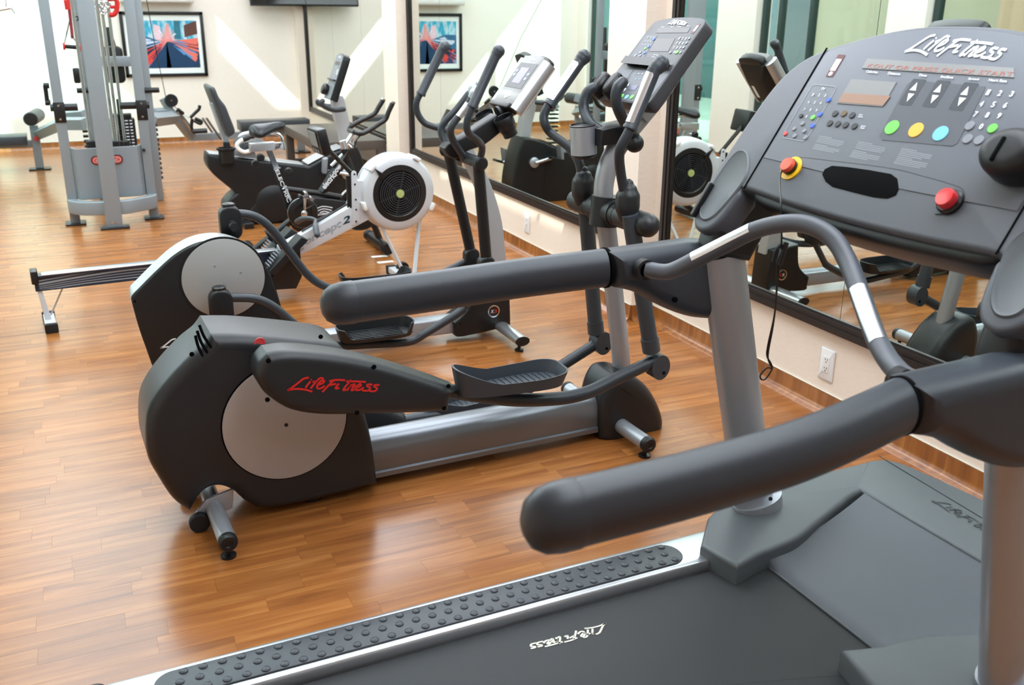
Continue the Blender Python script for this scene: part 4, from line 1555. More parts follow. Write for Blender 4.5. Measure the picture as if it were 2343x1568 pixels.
# ================================================================ farther elliptical
E2 = Rig('elliptical_trainer', 'farther elliptical with a round X3 badge and a silver-edged console with lit screen', 'elliptical', 1.0, 4.38, 0, 'ellipticals facing the mirrors')
E = E2.o
ro = [(301, 690, 'c'), (303, 676), (320, 658), (360, 618), (400, 583), (440, 560), (480, 550), (520, 551), (560, 565), (592, 590), (615, 622), (630, 662), (645, 715), (668, 800, 'c'), (664, 828, 'c'), (500, 845, 'c'), (365, 862, 'c'), (352, 845), (335, 800), (316, 745)]
hs = E2.side('rear_housing', ro, -0.06, -0.075, 0.09, DARK, r=0.010, seg=3, n=4)
oo = inset([V(p) for p in crom(E2.o2(ro, -0.06), 4)], 0.004)
# pale band wrapping the top of the housing
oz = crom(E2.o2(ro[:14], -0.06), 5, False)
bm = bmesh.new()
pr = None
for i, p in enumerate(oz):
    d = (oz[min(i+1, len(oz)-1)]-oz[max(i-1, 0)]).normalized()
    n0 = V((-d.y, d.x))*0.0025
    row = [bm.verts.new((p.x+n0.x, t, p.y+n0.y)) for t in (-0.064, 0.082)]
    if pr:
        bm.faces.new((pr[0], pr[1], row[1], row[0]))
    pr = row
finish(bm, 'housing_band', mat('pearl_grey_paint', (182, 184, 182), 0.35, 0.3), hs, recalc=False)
dc = E2.q(512, 637, -0.078)
rd = (E2.q(607, 637, -0.078)-E2.q(417, 641, -0.078)).length/2
lathe('drive_disc', dc+V((0.0, 0.003, 0)), (0, -1, 0), [(rd+0.003, 0), (rd+0.003, 0.002), (rd, 0.002), (rd, 0.006), (rd-0.002, 0.007), (0, 0.008)], DISC2, hs, 64)
lathe('disc_gap', dc+V((0.0, 0.003, 0)), (0, -1, 0), [(rd+0.010, 0), (rd+0.009, 0.003), (rd-0.01, 0.003)], BLK, hs, 64)
for x, y in ((491, 609), (551, 624), (514, 648)):
    p = E2.q(x, y, -0.083)
    lathe('disc_rivet', p+V((0, 0.001, 0)), (0, -1, 0), [(0.006, 0), (0.005, 0.002), (0, 0.0025)], SILV, hs, 12)
holes(E2, [(502, 546), (624, 631), (309, 690)], -0.0745, hs, 0.006)
la, lb, l2 = E2.q(365, 801, -0.0765), E2.q(520, 790, -0.0765), E2.q(365, 779, -0.0765)
decal('side_lettering', LOGO, la, lb-la, (l2-la).normalized()*(lb-la).length*1.03, WPR, hs, wd=0.02, h=0.0004, lift=(0, -1, 0))
slab('rear_foot', rect(-0.78, -0.2, -0.70, 0.2), fz, 0, 0.03, BLK, E, 0.006)

# crank blocks and pedal arms
for bx, by, t, pts in ((506, 692, -0.20, [(500, 683), (540, 681), (585, 684), (625, 702), (665, 735), (700, 763), (760, 790), (850, 788), (935, 782), (975, 762), (1040, 722), (1062, 706)]),
                       (527, 500, 0.20, [(522, 490), (560, 490), (592, 500), (625, 528), (665, 580), (705, 630), (745, 656), (800, 668), (880, 668), (960, 650), (1040, 612), (1066, 598)])):
    a = E2.q(bx, by, t)
    hl = 0.06
    sg = -1 if t < 0 else 1
    blk = slab('crank_block', rrect(a.x-0.052, a.z-0.10, a.x+0.048, a.z+0.062, 0.046, 7), fs, t-0.035, t+0.035, DARK, E, 0.010)
    lathe('crank_cap', V((a.x-0.004, t-0.034*0-0.0, a.z+0.062)), (0, 0, 1), [(0.030, -0.004), (0.030, 0.008), (0.024, 0.012), (0, 0.012)], BLK, blk, 24)
    tube('crank_pin', [(a.x, t, a.z-0.02), (a.x, 0.09*sg, a.z-0.02)], 0.02, DARK, E, n=16)
    arm_ = [E2.q(x, y, t) for x, y in pts]
    tube('pedal_arm', arm_, 0.0205, CHARM, E, n=18)


def hf2(x, y):
    return 0.052 if (y > 0.25 or x < -0.75) else (0.052 if x > 0.8 else 0.012)


def hf2s(x, y):
    k = min(1, max(0, (y+0.55)/0.5))
    k = max(k, min(1, max(0, (abs(x)-0.72)/0.15)))
    return 0.008+0.044*k


pc = E2.q(858, 762, -0.22)
tray('pedal', (pc.x, -0.225, pc.z-0.002), 0.37, 0.17, hf2s, DARK, E, ribs=3, taper=0.95)
pf = E2.q(860, 645, 0.2)
tray('pedal', (pf.x, 0.205, pf.z+0.0), 0.37, 0.17, lambda x, y: hf2s(x, -y), DARK, E, ribs=3, taper=0.95)
# straight ribs along the sole
for c, t in ((pc, -0.225), (pf, 0.205)):
    for k in range(6):
        box('sole_rib', (c.x, t-0.055+0.022*k, c.z+0.002), (0.25, 0.008, 0.006), DARK, E)

# base rail with printed lettering, tower foot with badge
b0, b1 = E2.q(690, 790, -0.05), E2.q(1040, 735, -0.05)
slab('base_rail', rrect(-0.045, 0.045, 0.045, 0.128, 0.008, 3), ft, -0.35, 0.70, SILV, E, 0.003)
la, lb = E2.q(930, 765, -0.0455), E2.q(1012, 752, -0.0455)
text('rail_lettering', 'crosstrainer technology', V((0.22, -0.0455, 0.075)), V((0.33, 0, 0)), V((0, 0, 0.020)), GPR, E, 0.0005)
tf = E2.side('tower_foot', [(1040, 758, 'c'), (1037, 737, 'c'), (1072, 700), (1082, 640, 'c'), (1162, 640, 'c'), (1165, 700), (1166, 742, 'c'), (1150, 748), (1100, 760), (1046, 770)], -0.06, -0.078, 0.078, DARK, r=0.012, seg=3)
bd = E2.q(1129, 712, -0.079)
bg_ = lathe('round_badge', bd+V((0, 0.001, 0)), (0, -1, 0), [(0.032, 0), (0.032, 0.005), (0.027, 0.006), (0.026, 0.004), (0, 0.004)], BLK, tf, 32)
lathe('badge_rim', bd+V((0, 0.001, 0)), (0, -1, 0), [(0.033, 0), (0.033, 0.006), (0.027, 0.0065), (0.027, 0.0)], CHROME, tf, 32)
text('badge_lettering', 'X', bd+V((-0.018, -0.004, -0.009)), V((0.017, 0, 0)), V((0.003, 0, 0.018)), WPR, tf, 0.0006, 0.02, lift=(0, -1, 0))
text('badge_lettering', '3', bd+V((0.002, -0.004, -0.009)), V((0.014, 0, 0)), V((0.003, 0, 0.018)), RED, tf, 0.0006, 0.02, lift=(0, -1, 0))
holes(E2, [(1053, 741)], -0.078, tf, 0.005)
ff = E2.q(1188, 781, -0.30)
fa_, fb_ = V((ff.x, -0.335, 0.062)), V((ff.x, 0.335, 0.062))
s2 = tube('stabiliser', [fa_, fb_], 0.030, ALU, E, n=24, ell=(0.8, 1.25))
for p, d in ((fa_, -1), (fb_, 1)):
    tube('end_cap', [p-V((0, -0.002*d, 0)), p+V((0, 0.008*d, 0))], 0.0305, DARK, s2, n=24, ell=(0.8, 1.25))
    lathe('levelling_foot', (ff.x, p.y-0.035*d, 0.0), (0, 0, 1), [(0.022, 0), (0.022, 0.010), (0.008, 0.014), (0.008, 0.04)], BLK, s2, 18)

# curved flat mast
mo = [(1162, 650, 'c'), (1158, 600), (1150, 520), (1139, 470), (1122, 420), (1100, 372), (1080, 335, 'c'), (1055, 335, 'c'), (1070, 375), (1092, 425), (1107, 475), (1114, 540), (1116, 600), (1116, 650, 'c')]
E2.side('mast', mo, -0.03, -0.038, 0.038, SILVP, r=0.008, n=5)
# upper beam, with a rounded nose towards the user
bo = [(1016, 340, 'c'), (1028, 326), (1060, 312), (1100, 285), (1135, 262, 'c'), (1160, 290, 'c'), (1110, 330), (1070, 345), (1048, 362), (1032, 361), (1022, 352)]
E2.side('upper_beam', bo, -0.035, -0.045, 0.045, DARK, r=0.010)
lathe('beam_button', E2.q(1040, 328, 0), (-0.3, 0, 0.95), [(0.026, 0), (0.026, 0.006), (0.02, 0.010), (0, 0.011)], SILV, E, 24)
# swing arms, hub with round end cap
ha_, hb_ = E2.q(1076, 365, -0.10), E2.q(1107, 373, -0.22)
hc = V((ha_.x, 0, ha_.z))
for sg in (-1, 1):
    hh_ = tube('hub_arm', [V((hc.x+0.0, 0.03*sg, hc.z)), V((hc.x, 0.235*sg, hc.z))], 0.028, DARK, E, n=24)
    lathe('hub_cap', V((hc.x, 0.225*sg, hc.z)), (0, sg, 0), [(0.033, 0), (0.033, 0.018), (0.026, 0.026), (0, 0.028)], DARK, hh_, 28)
sw0 = E2.q(1106, 385, -0.2)
sw1 = E2.q(1114, 610, -0.2)
tube('swing_arm', [V((hc.x, -0.2, hc.z)), sw1], 0.028, DARK, E, n=22)
sf1 = E2.q(1080, 590, 0.19)
tube('swing_arm', [V((hc.x, 0.2, hc.z)), sf1], 0.028, DARK, E, n=22)
for p, t in ((sf1, 0.19), (sw1, -0.2)):
    slab('lower_joint', rrect(p.x-0.045, p.z-0.075, p.x+0.035, p.z+0.055, 0.035, 6), fs, t-0.03, t+0.03, DARK, E, 0.010)
tube('lower_link', [sw1+V((0, 0, -0.03)), E2.q(1062, 706, -0.2)], 0.018, CHARM, E, n=16)

# handles
tube('moving_handle', [V((hc.x, -0.215, hc.z+0.01)), E2.q(1103, 345, -0.24), E2.q(1101, 331, -0.26), E2.q(1090, 319, -0.30), E2.q(1075, 308, -0.33), E2.q(1068, 292, -0.345), E2.q(1071, 268, -0.35), E2.q(1081, 243, -0.35)], 0.0165, CHARM, E, n=16)
grip(E2, E2.q(1080, 246, -0.35), E2.q(1134, 128, -0.35), E2.q(1141, 117, -0.35), E, 0.0225, False)
tube('moving_handle', [V((hc.x, 0.215, hc.z+0.01)), E2.q(1025, 302, 0.25), E2.q(995, 291, 0.28), E2.q(971, 281, 0.30), E2.q(955, 258, 0.31), E2.q(953, 234, 0.31), E2.q(963, 212, 0.31)], 0.0165, CHARM, E, n=16)
grip(E2, E2.q(962, 217, 0.31), E2.q(1010, 116, 0.31), E2.q(1018, 106, 0.31), E, 0.0225, False)
hn = [E2.q(1066, 366, -0.07), E2.q(1048, 340, -0.085), E2.q(1034, 316, -0.10), E2.q(1031, 296, -0.11), E2.q(1042, 276, -0.11), E2.q(1062, 252, -0.11), E2.q(1080, 222, -0.11)]
tube('fixed_handle', hn, 0.0175, CHARM, E, n=16, cap='round')
hn2 = [E2.q(1030, 345, 0.05), E2.q(1017, 325, 0.09), E2.q(1009, 298, 0.11), E2.q(1020, 276, 0.11), E2.q(1045, 250, 0.11), E2.q(1072, 215, 0.11)]
tube('fixed_handle', hn2, 0.0175, CHARM, E, n=16, cap='round')
tube('pulse_sensor', [E2.q(1049, 268, -0.117), E2.q(1071, 238, -0.117)], 0.0165, STEEL, E, n=16)
for x, y, t in ((1082, 219, -0.11), (1080, 207, 0.11)):
    p = E2.q(x, y, t)
    tube('thumb_control', [p-V((0.01, 0, 0.03)), p+V((0.005, 0, 0.01)), p+V((0.014, 0, 0.032))], [0.020, 0.024, 0.016], SILV, E, n=18, cap='round')
# cup holders
for x, y, t in ((1150, 268, -0.085), (1105, 258, 0.12)):
    c = E2.q(x, y, t)
    ax = V((-0.45, 0, 0.89)).normalized()
    k = lathe('cup_holder', c-ax*0.10, ax, [(0.0, 0), (0.036, 0), (0.038, 0.04), (0.046, 0.05), (0.049, 0.098), (0.047, 0.101), (0.044, 0.099), (0.040, 0.03), (0, 0.03)], DARK, E, 32, closed=False)

# console with silver side bars
A0 = E2.q(1150, 233, 0.0)
tp_ = E2.q(1222, 131, 0.0)
UPV = (tp_-A0).normalized()
NRM = V((-UPV.z, 0, UPV.x))
CPF = E2
E_ = E
H_ = (tp_-A0).length
wA, wB = c2(1170, 240)[0], c2(1131, 226)[0]
cw_ = max(abs(wA), abs(wB))
body = [(-cw_, -0.005, 'c'), (cw_, -0.005, 'c'), (cw_, H_-0.02), (cw_*0.75, H_+0.006), (0, H_+0.014), (-cw_*0.75, H_+0.006), (-cw_, H_-0.02)]
slab('console_body', crom(body, 4), fc, -0.045, 0.0, mat('warm_grey_face', (122, 122, 122), 0.4), E, 0.004)
for sg in (1, -1):
    tube('console_side_bar', [fc((cw_+0.016)*sg, -0.02, -0.035), fc((cw_+0.016)*sg, H_-0.01, -0.035)], 0.030, ALU, E, n=24, ell=(1.25, 0.85), up=NRM, cap='flat')
slab('display_window', rect(-cw_*0.86, H_*0.32, cw_*0.86, H_*0.86), fc, 0.0, 0.0015, BLK, E, 0)
slab('lit_screen', rect(-cw_*0.35, H_*0.42, cw_*0.45, H_*0.76), fc, 0.0015, 0.0022, SCRN, E, 0)
for k in range(4):
    slab('side_key', rrect(cw_*0.55, H_*(0.56+0.09*(k % 2)), cw_*0.78, H_*(0.62+0.09*(k % 2)), 0.004) if k < 2 else rrect(-cw_*0.74, H_*(0.50+0.1*(k % 2)), -cw_*0.5, H_*(0.56+0.1*(k % 2)), 0.004), fc, 0.0015, 0.0025, KEYG, E, 0)
lathe('dial_ring', fc(0.0, H_*0.16, 0), NRM, [(0.020, 0), (0.020, 0.003), (0.011, 0.003), (0.011, 0)], WPR, E, 28)
lathe('dial_centre', fc(0.0, H_*0.16, 0), NRM, [(0.009, 0), (0.009, 0.004), (0, 0.004)], KEYG, E, 20)
for sg in (1, -1):
    lathe('round_key', fc(0.032*sg, H_*0.16, 0), NRM, [(0.006, 0), (0.006, 0.003), (0, 0.003)], WPR, E, 14)
decal('console_lettering', LOGO, fc(0.035, H_*0.925, 0.0), V((0, -0.075, 0)), UPV*0.09, WPR, E, wd=0.03, h=0.0012, lift=NRM)
slab('console_hood', crom([(-cw_*0.85, H_-0.02, 'c'), (-cw_*0.8, H_+0.02), (0, H_+0.035), (cw_*0.8, H_+0.02), (cw_*0.85, H_-0.02, 'c')], 4), fc, -0.075, -0.03, DARK, E, 0.01)
# tapered moulded back of the console
bm = bmesh.new()
rings = []
for wv, z0_, z1_, d in ((cw_*1.0, -0.01, H_+0.0, -0.04), (cw_*0.9, 0.0, H_-0.01, -0.075), (cw_*0.55, 0.02, H_*0.7, -0.105)):
    rings.append([bm.verts.new(fc(a, b, d)) for a, b in rrect(-wv, z0_, wv, z1_, 0.02, 4)])
for p, q in zip(rings, rings[1:]):
    for i in range(len(p)):
        bm.faces.new((p[i], p[(i+1) % len(p)], q[(i+1) % len(p)], q[i]))
bm.faces.new(rings[-1])
bm.faces.new(rings[0][::-1])
bk_ = finish(bm, 'console_back', DARK, E)
slab('back_sticker', rect(cw_*0.2, H_*0.2, cw_*0.4, H_*0.5), fc, -0.1065, -0.1055, PAPER, bk_, 0)
slab('console_lip', rrect(-cw_, -0.03, cw_, 0.0, 0.01), fc, -0.05, 0.012, BLK, E, 0.006)
tube('console_neck', [E2.q(1140, 262, 0), fc(0, 0.05, -0.08)], 0.04, DARK, E, n=20)


# ================================================================ rowing machine
RW = Rig('rowing_machine', 'rowing machine with a long low rail, light grey boom and a big round black-grilled fan', 'rowing machine', -0.3, 5.40, 4)
R = RW.o
ia, ib = RW.q(76, 633, -0.027), RW.q(370, 606, -0.027)
zt_, zb_ = 0.305, 0.215
zt_ = ia.z
zb_ = RW.q(80, 668, -0.027).z
L_ = 1.30
rail = slab('seat_rail', [(-0.028, zb_), (-0.028, zb_+0.006), (-0.024, zb_+0.008), (-0.024, zt_-0.012), (-0.036, zt_-0.010), (-0.036, zt_), (0.036, zt_), (0.036, zt_-0.010), (0.024, zt_-0.012), (0.024, zb_+0.008), (0.028, zb_+0.006), (0.028, zb_)], ft, ia.x, L_, NAVY, R, 0.001, 1)
box('rail_track', (L_/2-0.0, 0, zt_+0.002), (L_-0.06, 0.074, 0.005), ALU, rail)
hgt = zt_-zb_
for k, (a, b, c, wv, m) in enumerate(((0.66, 0.96, 0.52, 0.035, GPR), (0.46, 0.78, 0.45, 0.055, GPR), (0.30, 0.58, 0.38, 0.030, KEYG), (0.18, 0.40, 0.30, 0.03, KEYG), (0.06, 0.22, 0.24, 0.03, GPR))):
    st_ = [(0.02, a), (0.25, (a+b)/2+0.04), (0.5, b-0.02), (0.8, (b+c)/2+0.02), (1.15, c)]
    decal('rail_stripe', [[(x, y*hgt) for x, y in st_]], V((ia.x, -0.0245, zb_)), V((1, 0, 0)), V((0, 0, 1)), m, rail, wd=wv*hgt*2.2, h=0.0006+0.0001*k, lift=(0, -1, 0))
box('rail_end_stop', (ia.x+0.005, 0, (zt_+zb_)/2+0.035), (0.035, 0.09, 0.07), BLK, R, r=0.006)
slab('rear_leg', [(-0.012+ia.x+0.02, zb_), (0.03+ia.x+0.0, zb_), (0.055+ia.x, 0.035), (0.025+ia.x, 0.035)], fs, -0.02, 0.02, ROWW, R, 0.002)
rf = RW.q(92, 742, -0.1)
ftx = ia.x+0.045
slab('rear_foot_bar', rrect(ftx-0.028, 0.006, ftx+0.028, 0.044, 0.008, 3), fs, -0.12, 0.12, ROWW, R, 0.002)
for t in (-0.135, 0.105):
    slab('foot_cap', rrect(ftx-0.032, 0.0, ftx+0.032, 0.05, 0.008, 3), fs, t, t+0.03, RUB, R, 0.003)
tube('gas_strut', [(ftx+0.01, 0.04, 0.05), (ftx+0.09, 0.02, zb_)], 0.0045, ALU, R, n=10)
# boom rising to the fan
bo = [(640, 566, 'c'), (798, 476, 'c'), (815, 414, 'c'), (862, 414, 'c'), (862, 494, 'c'), (848, 501, 'c'), (652, 603, 'c'), (645, 604, 'c')]
bmn = RW.side('boom', bo, -0.035, -0.035, 0.035, ROWW, r=0.004, sm=False)
la, lb = RW.q(697, 568, -0.0355), RW.q(782, 524, -0.0355)
lu = RW.q(690, 540, -0.0355)
text('boom_lettering', 'oncept', la, lb-la, RW.q(700, 547, -0.0355)-RW.q(705, 563, -0.0355)+V((0.012, 0, 0.012)), GPR, bmn, 0.0006, 0.03, lift=(0, -1, 0))
text('boom_lettering', 'c', RW.q(684, 577, -0.0355), RW.q(696, 571, -0.0355)-RW.q(684, 577, -0.0355), RW.q(691, 555, -0.0355)-RW.q(692, 572, -0.0355), GPR, bmn, 0.0006, 0.03, lift=(0, -1, 0))
text('boom_lettering', '2', RW.q(784, 515, -0.0355), RW.q(801, 510, -0.0355)-RW.q(785, 516, -0.0355), RW.q(788, 500, -0.0355)-RW.q(786, 516, -0.0355)+V((0.004, 0, 0.006)), TEAL, bmn, 0.0007, 0.03, lift=(0, -1, 0))
pl_ = RW.side('side_plate', [(804, 396, 'c'), (809, 391), (815, 393, 'c'), (818, 414, 'c'), (830, 414, 'c'), (830, 463, 'c'), (822, 465, 'c'), (822, 508, 'c'), (806, 516, 'c')], -0.04, -0.041, -0.034, ROWW, r=0.001)
for x, y in ((811, 399), (812, 422), (814, 457), (815, 480), (815, 507)):
    p = RW.q(x, y, -0.041)
    lathe('bolt', p, (0, -1, 0), [(0.006, 0), (0.005, 0.003), (0, 0.003)], DARK, pl_, 12)
tube('upright_strut', [RW.q(797, 402, -0.02), RW.q(801, 475, -0.02)], 0.017, BLK, R, n=12)
tube('chain_rod', [RW.q(690, 530, -0.01), RW.q(800, 464, -0.01)], 0.006, BLK, R, n=10)
# fan housing
cw1 = RW.q(915, 443, -0.075)
rr_ = (RW.q(996, 443, -0.075)-cw1).length
fan = lathe('fan_housing', V((cw1.x, 0.105, cw1.z)), (0, -1, 0), [(0, 0), (rr_*0.85, 0), (rr_*0.97, 0.015), (rr_*1.01, 0.05), (rr_*1.01, 0.10), (rr_*1.0, 0.105), (rr_*1.0, 0.15), (rr_*0.97, 0.168), (rr_*0.90, 0.178), (rr_*0.74, 0.182), (rr_*0.72, 0.176)], ROWW, R, 64, closed=False)
lathe('housing_band', V((cw1.x, 0.055, cw1.z)), (0, -1, 0), [(rr_*1.012, 0), (rr_*1.016, 0.002), (rr_*1.016, 0.042), (rr_*1.012, 0.045)], ALU, fan, 64, closed=False)
yf = 0.105-0.182
lathe('grille_ring', V((cw1.x, yf+0.004, cw1.z)), (0, -1, 0), [(rr_*0.74, 0), (rr_*0.73, 0.006), (rr_*0.60, 0.008), (rr_*0.57, 0.002), (rr_*0.57, -0.01)], BLK, fan, 56, closed=False)
lathe('grille_back', V((cw1.x, yf+0.02, cw1.z)), (0, -1, 0), [(rr_*0.6, 0), (0, 0)], BLK0, fan, 40, closed=False)
for k in range(8):
    r_ = rr_*(0.135+0.058*k)
    lathe('grille_bar', V((cw1.x, yf+0.002, cw1.z)), (0, -1, 0), [(r_-0.003, 0), (r_-0.003, 0.005), (r_+0.003, 0.005), (r_+0.003, 0), (r_-0.003, 0)], GRIL, fan, 48, closed=False)
for k in range(6):
    a = rad(18+60*k)
    tube('grille_spoke', [V((cw1.x+cos(a)*rr_*0.1, yf, cw1.z+sin(a)*rr_*0.1)), V((cw1.x+cos(a)*rr_*0.58, yf, cw1.z+sin(a)*rr_*0.58))], 0.0028, GRIL, fan, n=6)
lathe('hub_badge', V((cw1.x, yf, cw1.z)), (0, -1, 0), [(rr_*0.105, 0), (rr_*0.105, 0.008), (0, 0.010)], GREEN, fan, 28)
for a in (135, 195, 60, -25):
    a = rad(a)
    c = V((cw1.x+cos(a)*rr_*1.0, 0.005, cw1.z+sin(a)*rr_*1.0))
    box('housing_clip', c+V((0, -0.03, 0)), (0.05, 0.12, 0.022), WHT, fan, rot=Matrix.Rotation(-a+pi/2, 3, 'Y'), r=0.008)
a = rad(133)
slab('damper_lever', [(cw1.x-rr_*0.68, cw1.z+rr_*0.70), (cw1.x-rr_*0.40, cw1.z+rr_*0.52), (cw1.x-rr_*0.42, cw1.z+rr_*0.42), (cw1.x-rr_*0.52, cw1.z+rr_*0.42)], fs, yf-0.002, yf-0.014, BLK, fan, 0.003)
# front legs and foot bar with casters
fb = RW.q(938, 622, -0.12)
fx = fb.x
tube('front_leg', [RW.q(868, 508, -0.03), V((fx-0.02, -0.13, 0.035))], 0.011, ROWW, R, n=4, smooth=False)
tube('front_leg', [RW.q(959, 505, 0.03), V((fx+0.02, -0.13, 0.035))], 0.013, ROWW, R, n=4, smooth=False)
slab('front_foot_bar', rrect(fx-0.026, 0.008, fx+0.026, 0.048, 0.006, 3), fs, -0.28, 0.20, ROWW, R, 0.002)
for t in (-0.30, 0.185):
    slab('foot_cap', rrect(fx-0.03, 0.0, fx+0.03, 0.054, 0.006, 3), fs, t, t+0.035, RUB, R, 0.003)
for t in (0.13, -0.25):
    wq = lathe('caster_wheel', (fx+0.05, t-0.02, 0.048), (0, 1, 0), [(0.010, 0), (0.036, 0), (0.040, 0.004), (0.040, 0.034), (0.036, 0.038), (0.010, 0.038)], RUB, R, 28)
# monitor on its folding arm
tube('monitor_arm', [RW.q(812, 405, -0.01), RW.q(745, 336, -0.01)], 0.014, BLK, R, n=8, smooth=False)
mp_ = RW.q(731, 322, 0.0)
rotm = Matrix.Rotation(rad(-12), 3, 'Y')
mn = box('monitor', mp_+V((0.005, 0.02, 0)), (0.06, 0.20, 0.15), BLK, R, rot=rotm, r=0.012)
box('monitor_screen', mp_+rotm @ V((-0.031, 0.01, 0.018)), (0.002, 0.13, 0.085), LCD, mn, rot=rotm, r=0)
for k in range(3):
    box('monitor_key', mp_+rotm @ V((-0.031, -0.035+0.045*k, -0.050)), (0.002, 0.024, 0.016), KEYG, mn, rot=rotm, r=0)
# foot stretchers, strap and pull handle
for t in (-0.11, 0.11):
    c = V((1.30, t, 0.26))
    fsr = slab('foot_plate', [(1.16, 0.185), (1.20, 0.165), (1.42, 0.36), (1.38, 0.385)], fs, t-0.055, t+0.055, DARK, R, 0.006)
    for k in range(8):
        box('heel_rib', (1.175+0.012*k, t, 0.218+0.0135*k), (0.006, 0.085, 0.012), KEYG, fsr)
    tube('foot_strap', [(1.30, t-0.06, 0.30), (1.27, t-0.055, 0.36), (1.25, t, 0.385), (1.27, t+0.055, 0.36), (1.30, t+0.06, 0.30)], 0.012, RUB, fsr, n=8, ell=(0.2, 1.3), up=(0, 1, 0))
tube('stretcher_axle', [(1.33, -0.17, 0.27), (1.33, 0.17, 0.27)], 0.012, BLK, R, n=12)
slab('rail_end_housing', [(1.22, 0.06), (1.36, 0.05), (1.40, 0.12), (1.40, 0.30), (1.22, 0.28)], fs, -0.05, 0.05, BLK, R, 0.006)
hp = RW.q(685, 548, -0.06)
hp2 = V((1.50, 0, 0.46))
for sg in (-1, 1):
    tube('pull_handle', [(1.52, 0.0, 0.435), (1.50, 0.05*sg, 0.44), (1.475, 0.13*sg, 0.425), (1.46, 0.20*sg, 0.395)], [0.010, 0.012, 0.017, 0.017], LEATH, R, n=12, cap='round')
tube('handle_link', [(1.52, 0, 0.435), RW.q(760, 487, -0.005)], 0.007, BLK, R, n=8)
st2 = tube('seat', [(0.86, -0.13, zt_+0.075), (0.86, 0, zt_+0.068), (0.86, 0.13, zt_+0.075)], 0.05, BLK, R, n=16, ell=(0.35, 1.7), cap='round')
box('seat_carriage', (0.86, 0, zt_+0.03), (0.16, 0.10, 0.04), DARK, R)


# ================================================================ spinning bike
SP = Rig('exercise_bike', 'black indoor cycling bike with chrome seat slider and white lettering, between rower and recumbent bike', 'exercise bike', 1.4, 6.44, 0)
B = SP.o
# seat post: black sleeve with lettering, chrome tube, slider, saddle
sl = tube('seat_sleeve', [SP.q(634, 386, 0), SP.q(664, 478, 0), SP.q(672, 505, 0)], 0.034, BLK, B, n=4, smooth=False, ell=(1.1, 0.9), up=(1, 1, 0.2))
tube('seat_post', [SP.q(615, 343, 0), SP.q(634, 390, 0)], 0.024, CHROME, B, n=4, smooth=False, up=(1, 1, 0.2))
u0, u1 = SP.q(623, 392, -0.034), SP.q(652, 466, -0.034)
dn = (u1-u0)
pr_ = V((dn.z, 0, -dn.x)).normalized()
text('sleeve_lettering', 'ELECTRIC', u0+V((0, -0.002, 0))+pr_*0.018*-1, dn, V((-dn.z, 0, dn.x)).normalized()*0.026, WPR, sl, 0.001, 0.02, lift=(0, -1, 0))
u0, u1 = SP.q(647, 427, -0.034), SP.q(660, 461, -0.034)
text('sleeve_lettering', 'power', u0+V((0, -0.002, 0)), (u1-u0), V((-dn.z, 0, dn.x)).normalized()*0.024, WPR, sl, 0.001, 0.02, lift=(0, -1, 0))
slab('seat_slider', [tuple(SP.o2([p], 0)[0]) for p in ((570, 328), (627, 324), (628, 343), (571, 347))], fs, -0.03, 0.03, ALU, B, 0.004)
slab('slider_insert', [tuple(SP.o2([p], 0)[0]) for p in ((627, 326), (646, 325), (648, 341), (628, 342))], fs, -0.022, 0.022, CHROME, B, 0.003)
SP.tb('seat_bar', [(652, 343, 0), (648, 325, 0), (640, 310, 0), (628, 304, 0), (612, 303, 0)], 0.012, CHROME, n=14)
for x, y in ((593, 358), (582, 372), (657, 390)):
    p = SP.q(x, y, -0.01)
    lathe('adjuster_knob', p+V((0, -0.035, 0)), (0, -1, 0), [(0.024, 0), (0.026, 0.004), (0.026, 0.026), (0.02, 0.032), (0, 0.033)], BLK, B, 12)
    tube('knob_stem', [p+V((0, -0.035, 0)), p+V((0, 0.02, 0))], 0.008, CHROME, B, n=8)
# saddle: broad rounded rear, narrow nose
sd_ = [(566, 300), (570, 291), (585, 286), (605, 287), (625, 281), (645, 279), (654, 283), (655, 288), (640, 293), (620, 300), (600, 309), (585, 312), (572, 306)]
ps = [SP.q(x, y, 0) for x, y in ((569, 298), (578, 297), (592, 297), (606, 294), (622, 289), (640, 285), (653, 286))]
bm = bmesh.new()
rings = []
for p, wv, hv_ in zip(ps, (0.03, 0.085, 0.10, 0.075, 0.042, 0.027, 0.014), (0.02, 0.036, 0.04, 0.034, 0.026, 0.022, 0.012)):
    rings.append([bm.verts.new(p+V((0, cos(a)*wv, sin(a)*hv_*(1 if sin(a) > 0 else 1.3)-(abs(cos(a))**2)*hv_*0.7))) for a in [2*pi*k/20 for k in range(20)]])
for p, q in zip(rings, rings[1:]):
    for k in range(20):
        bm.faces.new((p[k], p[(k+1) % 20], q[(k+1) % 20], q[k]))
bm.faces.new(rings[0][::-1])
bm.faces.new(rings[-1])
sa = finish(bm, 'saddle', LBLU, B, ang=60)
mm_ = sa.modifiers.new('soft', 'SUBSURF')
mm_.levels = mm_.render_levels = 1
